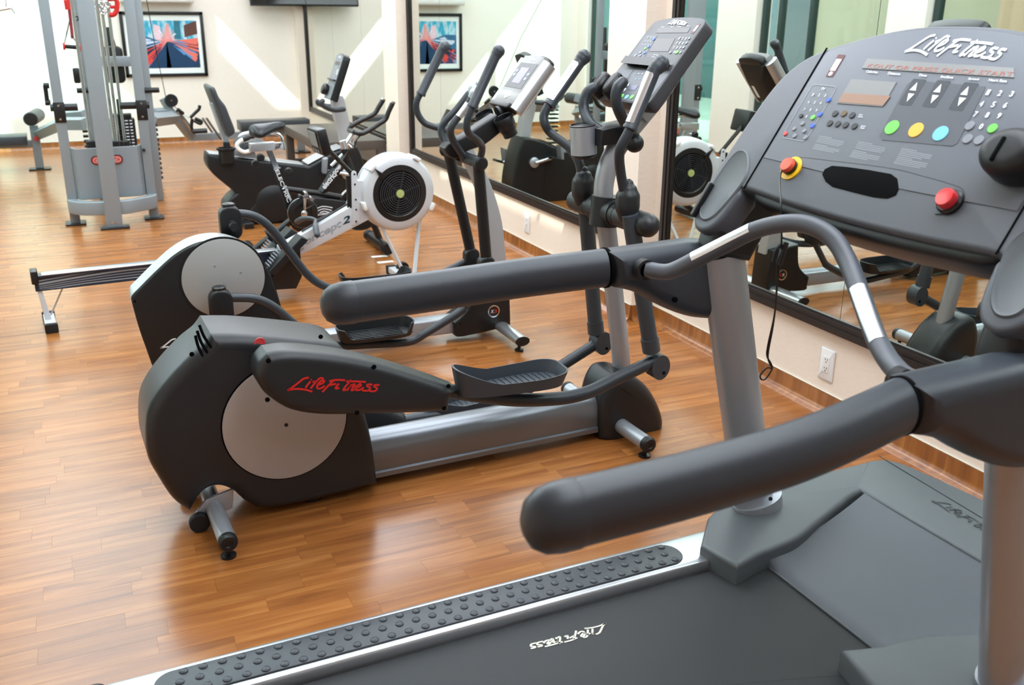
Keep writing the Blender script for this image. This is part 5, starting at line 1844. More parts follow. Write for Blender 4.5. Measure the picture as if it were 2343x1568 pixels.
# frame
SP.tb('frame_tube', [(655, 433, 0), (740, 444, 0), (815, 458, 0)], 0.020, BLK, n=12, smooth=False)
fd = SP.tb('frame_tube', [(737, 440, 0), (797, 345, 0)], 0.031, BLK, n=4, smooth=False, up=(1, 1, 1))
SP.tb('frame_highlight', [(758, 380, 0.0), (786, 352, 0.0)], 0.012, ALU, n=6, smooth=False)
a, b = SP.q(744, 434, -0.034), SP.q(786, 382, -0.034)
text('frame_lettering', 'electric', a, (b-a)*0.60, V((-(b-a).z, 0, (b-a).x)).normalized()*0.040, WPR, fd, 0.001, 0.025, lift=(0, -1, 0))
a2 = SP.q(771, 403, -0.034)
text('frame_lettering', 'power', a2, (b-a)*0.5, V((-(b-a).z, 0, (b-a).x)).normalized()*0.040, WPR, fd, 0.001, 0.025, lift=(0, -1, 0))
SP.tb('head_tube', [(786, 340, 0), (797, 372, 0), (815, 420, 0), (858, 520, 0), (873, 560, 0)], 0.024, BLK, n=12, smooth=False)
SP.tb('fork_blade', [(797, 365, -0.06), (822, 475, -0.06)], 0.012, BLK, n=10)
SP.tb('fork_blade', [(797, 365, 0.06), (822, 475, 0.06)], 0.012, BLK, n=10)
# chain case with crank disc
SP.side('chain_case', [(668, 505, 'c'), (690, 458), (720, 452), (800, 462), (835, 468), (850, 490), (820, 512), (740, 530), (700, 535), (672, 525)], -0.05, -0.05, 0.03, BLK, r=0.008)
for k in range(4):
    x0, y0 = 721+k*4, 481+0.6*k
    decal('wing_emblem', [[(0, 0), (0.45, 0.22-0.05*k), (1, 0.12-0.08*k)]], SP.q(x0+4*k*0.3, y0-2+k*3.4, -0.052), SP.q(x0+40-k*7, y0-2+k*3.4, -0.052)-SP.q(x0, y0-2+k*3.4, -0.052), V((0, 0, 0.09)), WPR, B, wd=0.07, lift=(0, -1, 0))
text('case_lettering', 'electric power', SP.q(722, 497, -0.052), SP.q(766, 490, -0.052)-SP.q(722, 497, -0.052), V((0, 0, 0.026)), WPR, B, 0.001, 0.02, lift=(0, -1, 0))
cc_ = SP.q(693, 487, -0.07)
cr = (SP.q(727, 487, -0.07)-cc_).length
cd_ = lathe('chain_disc', cc_, (0, -1, 0), [(cr, -0.02), (cr, 0.004), (cr-0.006, 0.008), (cr*0.6, 0.010), (cr*0.58, 0.006), (0, 0.006)], BLK, B, 48)
lathe('disc_edge', cc_, (0, -1, 0), [(cr+0.001, 0), (cr+0.002, 0.001), (cr+0.002, 0.004), (cr+0.001, 0.005)], ALU, cd_, 48, closed=False)
tube('crank_arm', [cc_+V((0, -0.03, 0)), SP.q(698, 452, -0.10)], 0.012, CHROME, B, n=8)
lathe('crank_bolt', cc_, (0, -1, 0), [(0.022, 0), (0.022, 0.04), (0.012, 0.046), (0, 0.046)], CHROME, B, 16)
pq = SP.q(699, 450, -0.15)
for k, (dz, wv) in enumerate(((0, 0.10), (0.018, 0.085), (-0.015, 0.09))):
    tube('pedal', [pq+V((-0.035+0.035*k, -0.03, dz)), pq+V((-0.03+0.035*k, 0.05, dz))], 0.014, CHROME if k else DARK, B, n=8)
SP.tb('toe_cage', [(706, 455, -0.17), (722, 460, -0.17), (716, 470, -0.17), (700, 478, -0.17)], 0.006, BLK, n=8)
# flywheel
fc_ = SP.q(822, 476, 0)
frr = (SP.q(822, 526, 0)-fc_).length
lathe('flywheel', fc_+V((0, -0.02, 0)), (0, 1, 0), [(frr*0.2, 0.0), (frr*0.86, 0), (frr*0.88, -0.006), (frr*0.995, -0.006), (frr, -0.002), (frr, 0.042), (frr*0.88, 0.046), (frr*0.86, 0.04), (frr*0.2, 0.04)], BLK, B, 56)
lathe('flywheel_rim', fc_+V((0, -0.02, 0)), (0, 1, 0), [(frr*1.0, 0.0), (frr*1.008, 0.0), (frr*1.008, 0.04), (frr*1.0, 0.04)], CHROME, B, 56, closed=False)
# stabiliser and stem, bars
fz_ = SP.q(880, 573, -0.2)
tube('front_stabiliser', [(0.455, -0.235, 0.045), (0.455, 0.235, 0.045)], 0.036, BLK, B, n=20)
for sg in (-1, 1):
    tube('stabiliser_cap', [(0.455, 0.19*sg, 0.045), (0.455, 0.245*sg, 0.045)], 0.0395, RUB, B, n=20)
    tube('levelling_screw', [(0.455, 0.15*sg, 0.0), (0.455, 0.15*sg, 0.03)], 0.01, CHROME, B, n=10)
tube('rear_stabiliser', [(-0.42, -0.24, 0.045), (-0.42, 0.24, 0.045)], 0.036, BLK, B, n=20)
tube('frame_tube', [(-0.42, 0, 0.06), SP.q(672, 500, 0)], 0.025, BLK, B, n=12)
SP.tb('stem', [(789, 338, 0), (811, 303, 0)], 0.023, CHROME, n=16, smooth=False)
SP.tb('stem_clamp', [(784, 322, 0), (790, 340, 0)], 0.026, ALU, n=12, smooth=False)
SP.tb('brake_lever', [(798, 330, -0.02), (806, 338, -0.03), (803, 327, -0.03), (799, 326, -0.02)], 0.005, CHROME, n=8)
SP.tb('handlebar', [(800, 298, 0.06), (804, 289, 0.06), (822, 278, 0.06), (845, 267, 0.06), (858, 259, 0.06), (866, 246, 0.06), (877, 228, 0.06)], 0.0165, BLK, n=14)
SP.tb('handlebar', [(812, 302, -0.10), (826, 306, -0.14), (845, 298, -0.14), (868, 283, -0.14), (882, 273, -0.14), (889, 256, -0.14), (899, 235, -0.14)], 0.0165, BLK, n=14)
SP.tb('bar_cross', [(799, 298, 0.07), (812, 303, -0.11)], 0.0165, BLK, n=14)
SP.tb('bar_end', [(876, 229, 0.06), (877.5, 226, 0.06)], 0.0175, CHROME, n=14)
SP.tb('bar_end', [(898, 236, -0.14), (899.5, 232, -0.14)], 0.0175, CHROME, n=14)
for pts_ in ([(824, 308, -0.1), (815, 325, -0.08), (811, 350, -0.05), (815, 378, -0.03)], [(832, 305, -0.1), (816, 320, -0.05), (812, 335, 0), (822, 372, 0)]):
    SP.tb('brake_cable', pts_, 0.003, BLK, n=6)
for k, (x, y) in enumerate(((886, 585), (868, 598))):
    p = hit(x-6, y, (0, 0, 1), 0)
c1, c2_ = hit(868, 587, (0, 0, 1), 0), hit(882, 600, (0, 0, 1), 0)
for c, lb_ in ((c1, 'white card on the floor touching the black stabiliser of the cycling bike'), (c2_, 'white card on the floor nearer the rower, below its twin')):
    slab('floor_card', rrect(-0.055, -0.022, 0.055, 0.022, 0.003, 2), fz, 0, 0.0015, PAPER, None, 0.0005)
    o = bpy.data.objects['floor_card'] if 'floor_card.001' not in bpy.data.objects else bpy.data.objects['floor_card.001']
    o.location = (c.x, c.y, 0.0005)
    o.rotation_euler = (0, 0, rad(-2))
    tag(o, lb_, 'card', 'white cards on the floor')


# ================================================================ recumbent bike
RC = Rig('recumbent_bike', 'low black recumbent bike with a backrest on a silver rail and a tall console mast', 'exercise bike', 1.2, 7.66, 0)
B = RC.o
bo = [(475, 352, 'c'), (474, 374), (482, 392), (497, 407, 'c'), (540, 442, 'c'), (524, 455), (514, 475), (524, 500), (548, 512, 'c'), (660, 506), (760, 500), (852, 494, 'c'), (846, 430), (835, 385), (825, 354), (815, 333, 'c'), (800, 335), (784, 340), (764, 347), (745, 357), (722, 369), (704, 379, 'c'), (692, 377, 'c')]
fr = RC.side('body_shell', bo, -0.10, -0.13, 0.13, DARK, r=0.022, seg=4, n=4)
ra_, rb2_ = RC.q(476, 351, -0.07), RC.q(692, 377, -0.07)
bm = bmesh.new()
slab('rail_cap', [tuple(RC.o2([p], -0.07)[0]) for p in ((476, 349), (692, 375), (691, 392), (486, 372))], fs, -0.09, 0.09, ALU, B, 0.006)
tp1 = crom(RC.o2([(704, 377), (722, 367), (745, 355), (764, 345), (785, 338)], -0.10), 4, False)
bm = bmesh.new()
pv = None
for p in tp1:
    row = [bm.verts.new((p.x, t, p.y+0.004)) for t in (-0.115, 0.115)]
    if pv:
        bm.faces.new((pv[0], pv[1], row[1], row[0]))
    pv = row
finish(bm, 'fairing_strip', ALU, B, recalc=False)
hb_ = RC.q(628, 466, -0.12)
lathe('drive_cover', hb_+V((0, -0.003, 0)), (0, -1, 0), [(0.15, 0), (0.15, 0.004), (0.135, 0.016), (0.06, 0.022), (0, 0.023)], DARK, B, 40)
RC.side('side_flare', [(548, 508, 'c'), (580, 470), (612, 440), (640, 430), (660, 440), (672, 470), (665, 506, 'c')], -0.12, -0.136, -0.12, DARK, r=0.012)
la, lb = RC.q(640, 462, -0.134), RC.q(700, 460, -0.134)
# brand-style script on the far (wall) side fairing, seen reversed in the mirror
text('side_lettering', 'Cycle', V((0.62, 0.1315, 0.30)), V((-0.20, 0, 0)), V((-0.02, 0, 0.07)), RED, B, 0.001, 0.02, 0.3, lift=(0, 1, 0))
# seat carriage, cup, backrest
RC.side('seat_carriage', [(505, 372, 'c'), (508, 345), (560, 338), (580, 345, 'c'), (596, 380, 'c')], -0.02, -0.07, 0.07, SILVP, r=0.006)
cb = RC.q(520, 372, -0.14)
lathe('bottle_holder', cb+V((0, 0, -0.00)), (0, 0, 1), [(0.0, 0), (0.052, 0), (0.060, 0.09), (0.072, 0.10), (0.072, 0.112), (0.058, 0.112), (0.05, 0.02), (0, 0.02)], DARK, B, 28, closed=False)
RC.side('mast_boot', [(512, 346, 'c'), (511, 325, 'c'), (525, 325, 'c'), (530, 346, 'c')], -0.05, -0.06, -0.01, DARK, r=0.006)
RC.side('backrest_frame', [(480, 236, 'c'), (487, 236, 'c'), (527, 328, 'c'), (513, 328, 'c')], -0.03, -0.05, 0.03, SILVP, r=0.006)
bp_ = [(477, 198), (484, 197), (489, 202), (498, 222), (512, 240), (521, 262), (532, 290), (533, 301), (522, 310), (517, 309), (505, 280), (488, 234), (477, 206)]
RC.side('backrest_pad', bp_, -0.10, -0.20, 0.18, LEATH, r=0.022, n=4, seg=4)
RC.side('seat_cushion', [(548, 332), (560, 323), (580, 321), (600, 324), (620, 332), (618, 340), (580, 345), (552, 344)], -0.12, -0.19, 0.19, LEATH, r=0.02, n=4)
RC.tb('seat_handle', [(590, 308, -0.2), (570, 316, -0.2), (555, 320, -0.2), (545, 327, -0.2), (542, 334, -0.2), (548, 343, -0.2), (560, 348, -0.2), (572, 345, -0.2)], 0.0155, WHT, n=12)
RC.tb('seat_handle', [(590, 296, 0.2), (570, 304, 0.2), (555, 308, 0.2), (548, 316, 0.2), (552, 328, 0.2), (570, 332, 0.2)], 0.0155, WHT, n=12)
RC.tb('handle_grip', [(594, 306, -0.2), (556, 320, -0.2)], 0.018, DARK, n=12)
# mast, console, handlebar
RC.side('console_mast', [(760, 230, 'c'), (783, 220, 'c'), (789, 240), (800, 290), (812, 345, 'c'), (784, 345, 'c'), (775, 300), (764, 262)], -0.02, -0.055, 0.055, SILVP, r=0.006)
A0 = RC.q(748, 226, 0)
tq = RC.q(780, 122, 0)
A0, NRM = V((A0.x, 0, A0.z)), None
UPV = (tq-A0).normalized()
UPV.y = 0
UPV.normalize()
NRM = V((-UPV.z, 0, UPV.x))
H_ = (tq-A0).length
CPF = RC
body = [(-0.115, 0.0, 'c'), (0.115, 0.0, 'c'), (0.115, H_*0.85), (0.09, H_*0.96), (0, H_), (-0.09, H_*0.96), (-0.115, H_*0.85)]
slab('console_body', crom(body, 4), fc, -0.06, 0.0, DARK, B, 0.006)
slab('console_overlay', crom([(a*0.88, b*0.97+0.005)+tuple(k_) for a, b, *k_ in body], 4), fc, 0, 0.001, KEYG, B, 0)
slab('display_window', rect(-0.07, H_*0.74, 0.07, H_*0.82), fc, 0.001, 0.0016, LCDD, B, 0)
slab('display_window', rect(-0.03, H_*0.52, 0.05, H_*0.68), fc, 0.001, 0.0016, LCD, B, 0)
for k in range(9):
    slab('key', rect(-0.09+0.018*(k % 3), H_*(0.55+0.04*(k//3)), -0.078+0.018*(k % 3), H_*(0.572+0.04*(k//3))), fc, 0.001, 0.002, WPR, B, 0)
decal('console_lettering', LOGO, fc(0.04, H_*0.9, 0.0), V((0, -0.08, 0)), UPV*0.09, WPR, B, wd=0.03, h=0.0016, lift=NRM)
slab('reading_ledge', rrect(-0.10, H_*0.40, 0.10, H_*0.43, 0.004), fc, 0, 0.02, BLK, B, 0.003)
slab('fan_pod', circ(0.05, H_*0.18, 0.045, 24), fc, 0, 0.05, BLK, B, 0.02, 5)
RC.tb('handlebar', [(786, 250, -0.16), (765, 252, -0.19), (745, 245, -0.24), (735, 236, -0.25), (738, 231, -0.25)], 0.02, LEATH, n=14, cap='round')
RC.tb('handlebar', [(770, 242, 0.10), (750, 243, 0.20), (730, 238, 0.20), (727, 232, 0.20)], 0.02, LEATH, n=14, cap='round')
# cranks and pedals
ck = RC.q(794, 398, -0.14)
for sg in (-1, 1):
    lathe('crank_boss', V((ck.x, 0.13*sg, ck.z)), (0, sg, 0), [(0.045, 0), (0.045, 0.02), (0.03, 0.03), (0, 0.03)], SILV, B, 24)
    tube('crank_arm', [V((ck.x, 0.165*sg, ck.z)), V((ck.x-0.16*(-sg if sg > 0 else 1), 0.17*sg, ck.z+0.035*(-sg)))], 0.014, ALU, B, n=10)
    pp = V((ck.x-0.16*(-sg if sg > 0 else 1), 0.24*sg, ck.z+0.035*(-sg)))
    box('pedal', pp, (0.11, 0.10, 0.022), DARK, B, rot=Matrix.Rotation(-0.3, 3, 'Y'), r=0.008)
    slab('heel_support', [(pp.x-0.06, pp.z), (pp.x-0.05, pp.z+0.11), (pp.x-0.02, pp.z+0.12), (pp.x-0.035, pp.z)], fs, pp.y-0.045, pp.y+0.045, KEYG, B, 0.006)
slab('rear_base', rect(-0.12, -0.26, -0.05, 0.26), fz, 0.0, 0.05, DARK, B, 0.012)
slab('front_base', rect(0.72, -0.26, 0.80, 0.26), fz, 0.0, 0.05, DARK, B, 0.012)


# ================================================================ cable machine
CB = Rig('cable_machine', 'tall grey cable machine with chrome rods and weight stacks at the far left', 'cable machine', 0.19, 8.2, 0)
K = CB.o


def cbox(name, s0, s1, t0, t1, z0, z1, m=None, r=0.006, parent=None):
    return slab(name, rect(s0, z0, s1, z1), fs, t0, t1, m or CABG, parent or K, r, 2)


HT = 2.32
fp_ = CB.q(260, 500, -0.37).x
cbox('upright', -0.078, 0.038, -0.395, -0.345, 0.01, HT)
for x in (-0.04, 0.0):
    lathe('bolt', (x, -0.395, 0.05), (0, -1, 0), [(0.010, 0), (0.009, 0.006), (0, 0.007)], CHROME, K, 12)
slab('floor_plate', rrect(-0.125, -0.43, 0.085, -0.31, 0.02), fz, 0, 0.014, BLK, K, 0.003)
xl, xr = CB.q(172, 500, -0.1).x, CB.q(352, 490, -0.1).x
for xx in (xl, xr):
    cbox('upright', xx-0.036, xx+0.036, -0.13, -0.06, 0.01, HT)
    slab('floor_plate', rrect(xx-0.075, -0.175, xx+0.075, -0.015, 0.02), fz, 0, 0.014, BLK, K, 0.003)
# curved lower ring
zr0, zr1 = CB.q(262, 493, -0.37).z, CB.q(262, 462, -0.37).z
outer = [(xl-0.04, -0.10, 'c'), (xl-0.02, -0.20), (xl+0.08, -0.31), (-0.02, -0.345), (0.1, -0.345), (xr-0.08, -0.28), (xr+0.02, -0.20), (xr+0.04, -0.10, 'c')]
inner = [(xr-0.03, -0.10, 'c'), (xr-0.05, -0.18), (xr-0.12, -0.235), (0.08, -0.285), (-0.02, -0.285), (xl+0.12, -0.25), (xl+0.05, -0.17), (xl+0.03, -0.10, 'c')]
slab('curved_beam', crom(outer+inner, 4), fz, zr0, zr1, CABG, K, 0.008, 3)
# shroud panel: faceted grey sheet
zp0, zp1 = 0.20, CB.q(250, 338, -0.2).z
slab('shroud_panel', [(xl+0.03, -0.11), (xl+0.07, -0.20), (xr-0.07, -0.17), (xr-0.03, -0.10), (xr-0.05, -0.09), (xr-0.08, -0.155), (xl+0.08, -0.185), (xl+0.05, -0.10)], fz, zp0, zp1, CABG, K, 0.002, 1)
for x in (183, 329):
    p = CB.q(x, 354 if x < 200 else 343, -0.14)
    lathe('bolt', V((p.x, -0.16, p.z)), (0, -1, 0), [(0.012, -0.04), (0.011, 0.006), (0, 0.008)], BLK, K, 12)
bb = CB.q(245, 366, -0.195)
for wv, hv_, m_, h_ in ((0.115, 0.034, DPR, 0.001), (0.107, 0.028, RED, 0.002), (0.098, 0.021, CRM, 0.003), (0.093, 0.017, RED, 0.004)):
    slab('badge', rrect(bb.x-wv, bb.z-hv_, bb.x+wv, bb.z+hv_, hv_*0.98, 6), fs, -0.189-h_-0.006, -0.180, m_, K, 0)
text('badge_lettering', 'STAR TRAC', V((bb.x-0.082, -0.2, bb.z-0.010)), V((0.164, 0, 0)), V((0, 0, 0.020)), CRM, K, 0.0008, 0.02, lift=(0, -1, 0))
# adjustment pegs on the front side uprights
for xx, ss, ln in ((xl, 1, 0.13), (xr, -1, 0.155)):
    zz = CB.q(365 if ss < 0 else 140, 250, -0.13).z
    zc_ = CB.q(370-240+0, 258, -0.13).z if ss > 0 else CB.q(330, 252, -0.13).z
    cbox('peg_plate', xx-0.040, xx+0.040, -0.140, -0.128, zc_-0.075, zc_+0.075, BLK)
    for dz in (-0.05, 0.05):
        lathe('bolt', (xx, -0.14, zc_+dz), (0, -1, 0), [(0.010, 0), (0.009, 0.006), (0, 0.007)], CHROME, K, 12)
    tube('peg', [(xx-0.06*ss, -0.10, zc_+0.035), (xx+ln*ss, -0.10, zc_+0.035)], 0.028, BLK, K, n=20)
# rear uprights, rods and stack
for x, y, t in ((202, 200, 0.55), (337, 200, 0.65)):
    p = CB.q(x, y, t)
    cbox('upright', p.x-0.03, p.x+0.03, t-0.03, t+0.03, 0.01, HT)
    tube('peg', [(p.x-0.09, t-0.03, CB.q(x, 206, t).z), (p.x+0.09, t-0.03, CB.q(x, 206, t).z)], 0.022, BLK, K, n=16)
for (x0, x1, t, r) in ((232, 262, 0.10, 0.014), (246, 272, 0.30, 0.013), (181, 208, 0.12, 0.013), (262, 286, 0.5, 0.013), (219, 245, 0.45, 0.008)):
    xx = CB.q(x1, 325, t).x
    tube('guide_rod', [(xx, t, 0.45), (xx, t, HT-0.05)], r, CHROME, K, n=14)
    lathe('rubber_bumper', (xx, t, max(0.2, CB.q(x1, 338, t).z)), (0, 0, 1), [(0.038, 0), (0.038, 0.05), (0.02, 0.055)], RUB, K, 16)


def stack(pa, pb, t, n, labels=True):
    a, b = CB.q(*pa, t), CB.q(*pb, t)      # top-left and lower-right corners of the visible face
    x0, x1 = a.x, b.x
    zt_, zb_ = a.z, 0.12
    h_ = 0.0262
    k = 0
    z = zt_
    while z > zb_ and k < n:
        cbox('weight_plate', x0, x1, t, t+0.12, z-h_+0.003, z, BLK, 0.002)
        if labels:
            slab('plate_number', rect(x0+(x1-x0)*0.62, z-h_*0.68, x0+(x1-x0)*0.74, z-h_*0.35), fs, t-0.0008, t, WPR, K, 0)
            slab('plate_number', rect(x0+(x1-x0)*0.80, z-h_*0.68, x0+(x1-x0)*0.90, z-h_*0.35), fs, t-0.0008, t, WPR, K, 0)
            slab('plate_mark', rect(x0+(x1-x0)*0.20, z-h_*0.6, x0+(x1-x0)*0.23, z-h_*0.4), fs, t-0.0008, t, YEL, K, 0)
        z -= h_
        k += 1
    tube('stack_stem', [((x0+x1)/2, t+0.06, zt_), ((x0+x1)/2, t+0.06, zt_+0.16)], 0.02, BLK, K, n=12)
    cbox('stack_head', x0+0.02, x1-0.02, t+0.01, t+0.11, zt_+0.005, zt_+0.04, DARK, 0.006)


stack((247, 274), (311, 300), 0.55, 18)
for (x0, x1, y0, t) in ((187, 196, 288, 1.5), (347, 360, 285, 1.5)):
    a, b = CB.q(x0, y0, t), CB.q(x1, y0, t)
    for k in range(12):
        cbox('weight_plate', a.x-(0.05 if x0 > 300 else 0), b.x+(0.0 if x0 > 300 else 0.12), t, t+0.1, a.z-0.045*k-0.018, a.z-0.045*k, BLK, 0.002)
# mid crossbar and pad on the chest station behind
a, b = CB.q(229, 141, 0.7), CB.q(308, 139, 0.7)
cbox('crossbar', a.x, b.x, 0.67, 0.73, a.z-0.04, a.z+0.04)
c = CB.q(259, 148, 0.8)
slab('chest_pad', rrect(c.x-0.075, c.z-0.15, c.x+0.085, c.z+0.15, 0.04), fs, 0.76, 0.84, BLK, K, 0.015)
c = CB.q(252, 85, 1.0)
tube('pad_stem', [(c.x, 1.0, c.z-0.15), (c.x-0.02, 1.0, c.z+0.08)], [0.055, 0.03], BLK, K, n=8)
box('round_hook', V((CB.q(175, 172, 0.5).x, 0.45, CB.q(175, 172, 0.5).z)), (0.05, 0.04, 0.12), BLK, K, r=0.02)
# handle on the left upright, and its black bracket
tube('bar_handle', [CB.q(103, 195, 0.1), CB.q(108, 232, 0.1)], 0.016, BLK, K, n=12)
for y in (196, 235):
    c = CB.q(106+(y-196)*0.09, y, 0.1)
    tube('bar_knob', [c+V((-0.02, 0, 0)), c+V((0.02, 0, 0))], 0.022, DARK, K, n=12)
# beams reaching back to the two bench stations
zA_ = CB.q(160, 282, 1.3).z
a = CB.q(190, 282, 1.3)
tube('beam', [CB.q(196, 283, 1.3), CB.q(142, 283, 1.5)], 0.066, CABG, K, n=4, smooth=False, up=(0, 1, 1))
tube('beam', [CB.q(196, 262, 2.0), CB.q(150, 266, 2.2)], 0.060, CABG, K, n=4, smooth=False, up=(0, 1, 1))
tube('beam', [CB.q(142, 283, 1.5), CB.q(90, 306, 2.9)], 0.062, CABG, K, n=4, smooth=False, up=(0, 1, 1))
p0 = CB.q(93, 384, 2.9)
cbox('bench_post', p0.x-0.045, p0.x+0.035, 2.86, 2.94, 0.02, CB.q(80, 288, 2.9).z)
slab('floor_plate', rrect(p0.x-0.11, 2.82, p0.x+0.10, 2.98, 0.02), fz, 0, 0.015, BLK, K, 0.003)
c = CB.q(70, 272, 2.7)
tube('roller_pad', [V((c.x, 2.66, c.z)), V((c.x+0.06, 3.1, c.z))], 0.068, LEATH, K, n=24)
lathe('pad_end', V((c.x, 2.655, c.z)), (0, -1, 0), [(0.066, 0), (0.06, 0.01), (0, 0.012)], BLK, K, 24)
c = CB.q(83, 317, 2.85)
lathe('red_knob', V((c.x, 2.86, c.z)), (0, -1, 0), [(0.012, 0), (0.024, 0.01), (0.024, 0.03), (0, 0.035)], REDB, K, 20)
a, b = CB.q(-30, 331, 2.9), CB.q(80, 328, 2.9)
cbox('bench_beam', a.x-0.35, b.x, 2.87, 2.93, b.z-0.035, b.z+0.035)
a, b = CB.q(-40, 306, 2.9), CB.q(62, 320, 2.9)
cbox('bench_pad', a.x-0.3, b.x, 2.74, 3.06, CB.q(30, 330, 2.9).z-0.0, CB.q(30, 309, 2.9).z, LEATH, 0.02)
# right arm with the pulley, sloping strut and the low-row bench
tube('beam', [CB.q(345, 275, 1.5), CB.q(398, 269, 2.5)], 0.068, CABG, K, n=4, smooth=False, up=(0, 1, 1))
tube('beam', [CB.q(352, 258, 2.3), CB.q(380, 257, 2.6)], 0.05, CABG, K, n=4, smooth=False, up=(0, 1, 1))
tube('strut', [CB.q(394, 262, 2.6), CB.q(373, 225, 2.6)], 0.045, CABG, K, n=4, smooth=False, up=(0, 1, 1))
tube('strut', [CB.q(400, 262, 2.6), CB.q(436, 308, 2.9)], 0.068, CABG, K, n=4, smooth=False, up=(0, 1, 1))
tube('strut_rod', [CB.q(405, 254, 2.55), CB.q(437, 299, 2.8)], 0.014, CHROME, K, n=10)
c = CB.q(392, 230, 2.55)
lathe('pulley', V((c.x, 2.57, c.z)), (0, -1, 0), [(0.062, 0), (0.066, 0.008), (0.056, 0.02), (0.066, 0.032), (0.062, 0.04), (0, 0.04)], BLK, K, 32)
lathe('pulley_bolt', V((c.x, 2.53, c.z)), (0, -1, 0), [(0.008, 0), (0.008, 0.004), (0, 0.005)], CHROME, K, 10)
tube('cable', [CB.q(328, -40, 1.6), CB.q(352, 90, 2.1), CB.q(380, 226, 2.52)], 0.004, BLK, K, n=6, smooth=False)
tube('cable', [CB.q(395, 241, 2.54), CB.q(408, 251, 2.56)], 0.004, BLK, K, n=6)
tube('cable_stop', [CB.q(408, 251, 2.56), CB.q(418, 259, 2.57)], 0.018, BLK, K, n=12, cap='round')
tube('snap_link', [CB.q(418, 259, 2.57), CB.q(434, 270, 2.6)], 0.006, CHROME, K, n=8)
for pts_ in ([(435, 270), (448, 257), (455, 250), (457, 241)], [(440, 272), (438, 290), (442, 302)], [(444, 276), (458, 283), (461, 279), (458, 276), (446, 271)], [(440, 301), (474, 299)]):
    tube('row_handle', [CB.q(x, y, 2.62) for x, y in pts_], 0.017 if pts_[0][1] != 301 else 0.026, BLK, K, n=10)
tube('bench_beam', [CB.q(434, 314, 2.9), CB.q(545, 309, 3.1), CB.q(690, 299, 3.2)], 0.048, CABG, K, n=4, smooth=False, up=(0, 1, 1))
for t, x0 in ((2.72, 0), (3.12, -9)):
    tube('foot_platform', [CB.q(473+x0, 271, t), CB.q(505+x0, 318, t)], 0.085, DARK, K, n=4, smooth=False, ell=(0.15, 1.0), up=(1, 0, 0.6))
a = CB.q(548, 272, 3.1)
a, b = CB.q(548, 288, 3.1), CB.q(702, 280, 3.2)
cbox('bench_pad', a.x, b.x, 3.00, 3.32, a.z-0.055, a.z+0.05, LEATH, 0.03)
pl2 = CB.q(688, 346, 3.22)
cbox('bench_post', pl2.x-0.03, pl2.x+0.05, 3.18, 3.26, 0.02, a.z-0.05)
slab('floor_plate', rrect(pl2.x-0.08, 3.10, pl2.x+0.10, 3.34, 0.02), fz, 0, 0.015, BLK, K, 0.003)
for zz in (HT-0.04, ):
    slab('top_frame', crom(outer+inner, 4), fz, HT-0.08, HT, CABG, K, 0.008, 3)
    cbox('top_beam', xl-0.03, xr+0.03, -0.13, -0.06, HT-0.08, HT)
    cbox('top_beam', -0.06, 0.02, -0.36, 0.7, HT-0.08, HT)

# suspension trainer strap hanging on the machine
ST = Rig('suspension_trainer', 'black and red suspension strap with foot handles hanging on the grey cable machine', 'strap', 0.03, 8.42, 0)
S_ = ST.o
tube('strap', [ST.q(151, -60, 0.05), ST.q(157, 8, 0.05), ST.q(163, 60, 0.05), ST.q(166, 88, 0.05)], 0.011, mat('red_webbing', (150, 44, 62), 0.7), S_, n=4, smooth=False, ell=(0.2, 1))
tube('strap_buckle', [ST.q(152, 0, 0.03), ST.q(156, 22, 0.03)], 0.02, RED, S_, n=8, ell=(0.4, 1))
for pts_ in ([(160, 45), (153, 75), (146, 106)], [(164, 82), (176, 98), (183, 108)]):
    tube('thin_strap', [ST.q(x, y, 0.0) for x, y in pts_], 0.004, DARK, S_, n=5)
tube('foot_handle', [ST.q(147, 106, 0.0), ST.q(183, 109, 0.0)], 0.016, DARK, S_, n=12)
for x, y in ((146.5, 106), (182, 109)):
    c = ST.q(x, y, 0)
    tube('handle_end', [c+V((-0.008, 0, 0)), c+V((0.008, 0, 0))], 0.027, RED, S_, n=12)
tube('snap_hook', [ST.q(170, 40, -0.02), ST.q(177, 38, -0.02), ST.q(178, 46, -0.02), ST.q(170, 46, -0.02), ST.q(170, 40, -0.02)], 0.005, BLK, S_, n=6)
HK = Rig('ankle_strap_hook', 'red and chrome clip hanging high between the chrome guide rods of the cable machine', 'clip', 0.42, 8.4, 0)
pts_ = [(247, -2), (262, -3), (268, 6), (266, 26), (258, 34), (250, 33)]
tube('red_loop', [HK.q(x, y, 0) for x, y in pts_], 0.018, RED, HK.o, n=10)
tube('red_bar', [HK.q(252, 16, 0), HK.q(266, 16, 0)], 0.012, RED, HK.o, n=8)
for k, (x, y) in enumerate(((222, 12), (226, 18), (232, 10), (240, 20), (236, 26), (246, 10))):
    c = HK.q(x, y, -0.02)
    tube('chain_link', [c+V((cos(a)*0.022, 0.004*k, sin(a)*0.022)) for a in [rad(60*j) for j in range(7)]], 0.006, CHROME, HK.o, n=6)
PB = Rig('pull_up_bar', 'chrome angled pull-down bar hanging at the top left corner, before the back wall', 'bar', -0.45, 9.6, 0)
tube('lat_bar', [PB.q(-40, 30, 0), PB.q(14, 20, 0), PB.q(26, 19, 0), PB.q(36, 31, 0)], 0.013, CHROME, PB.o, n=10)
tube('bar_swivel', [PB.q(12, -30, 0), PB.q(14, 20, 0)], 0.006, CHROME, PB.o, n=8)

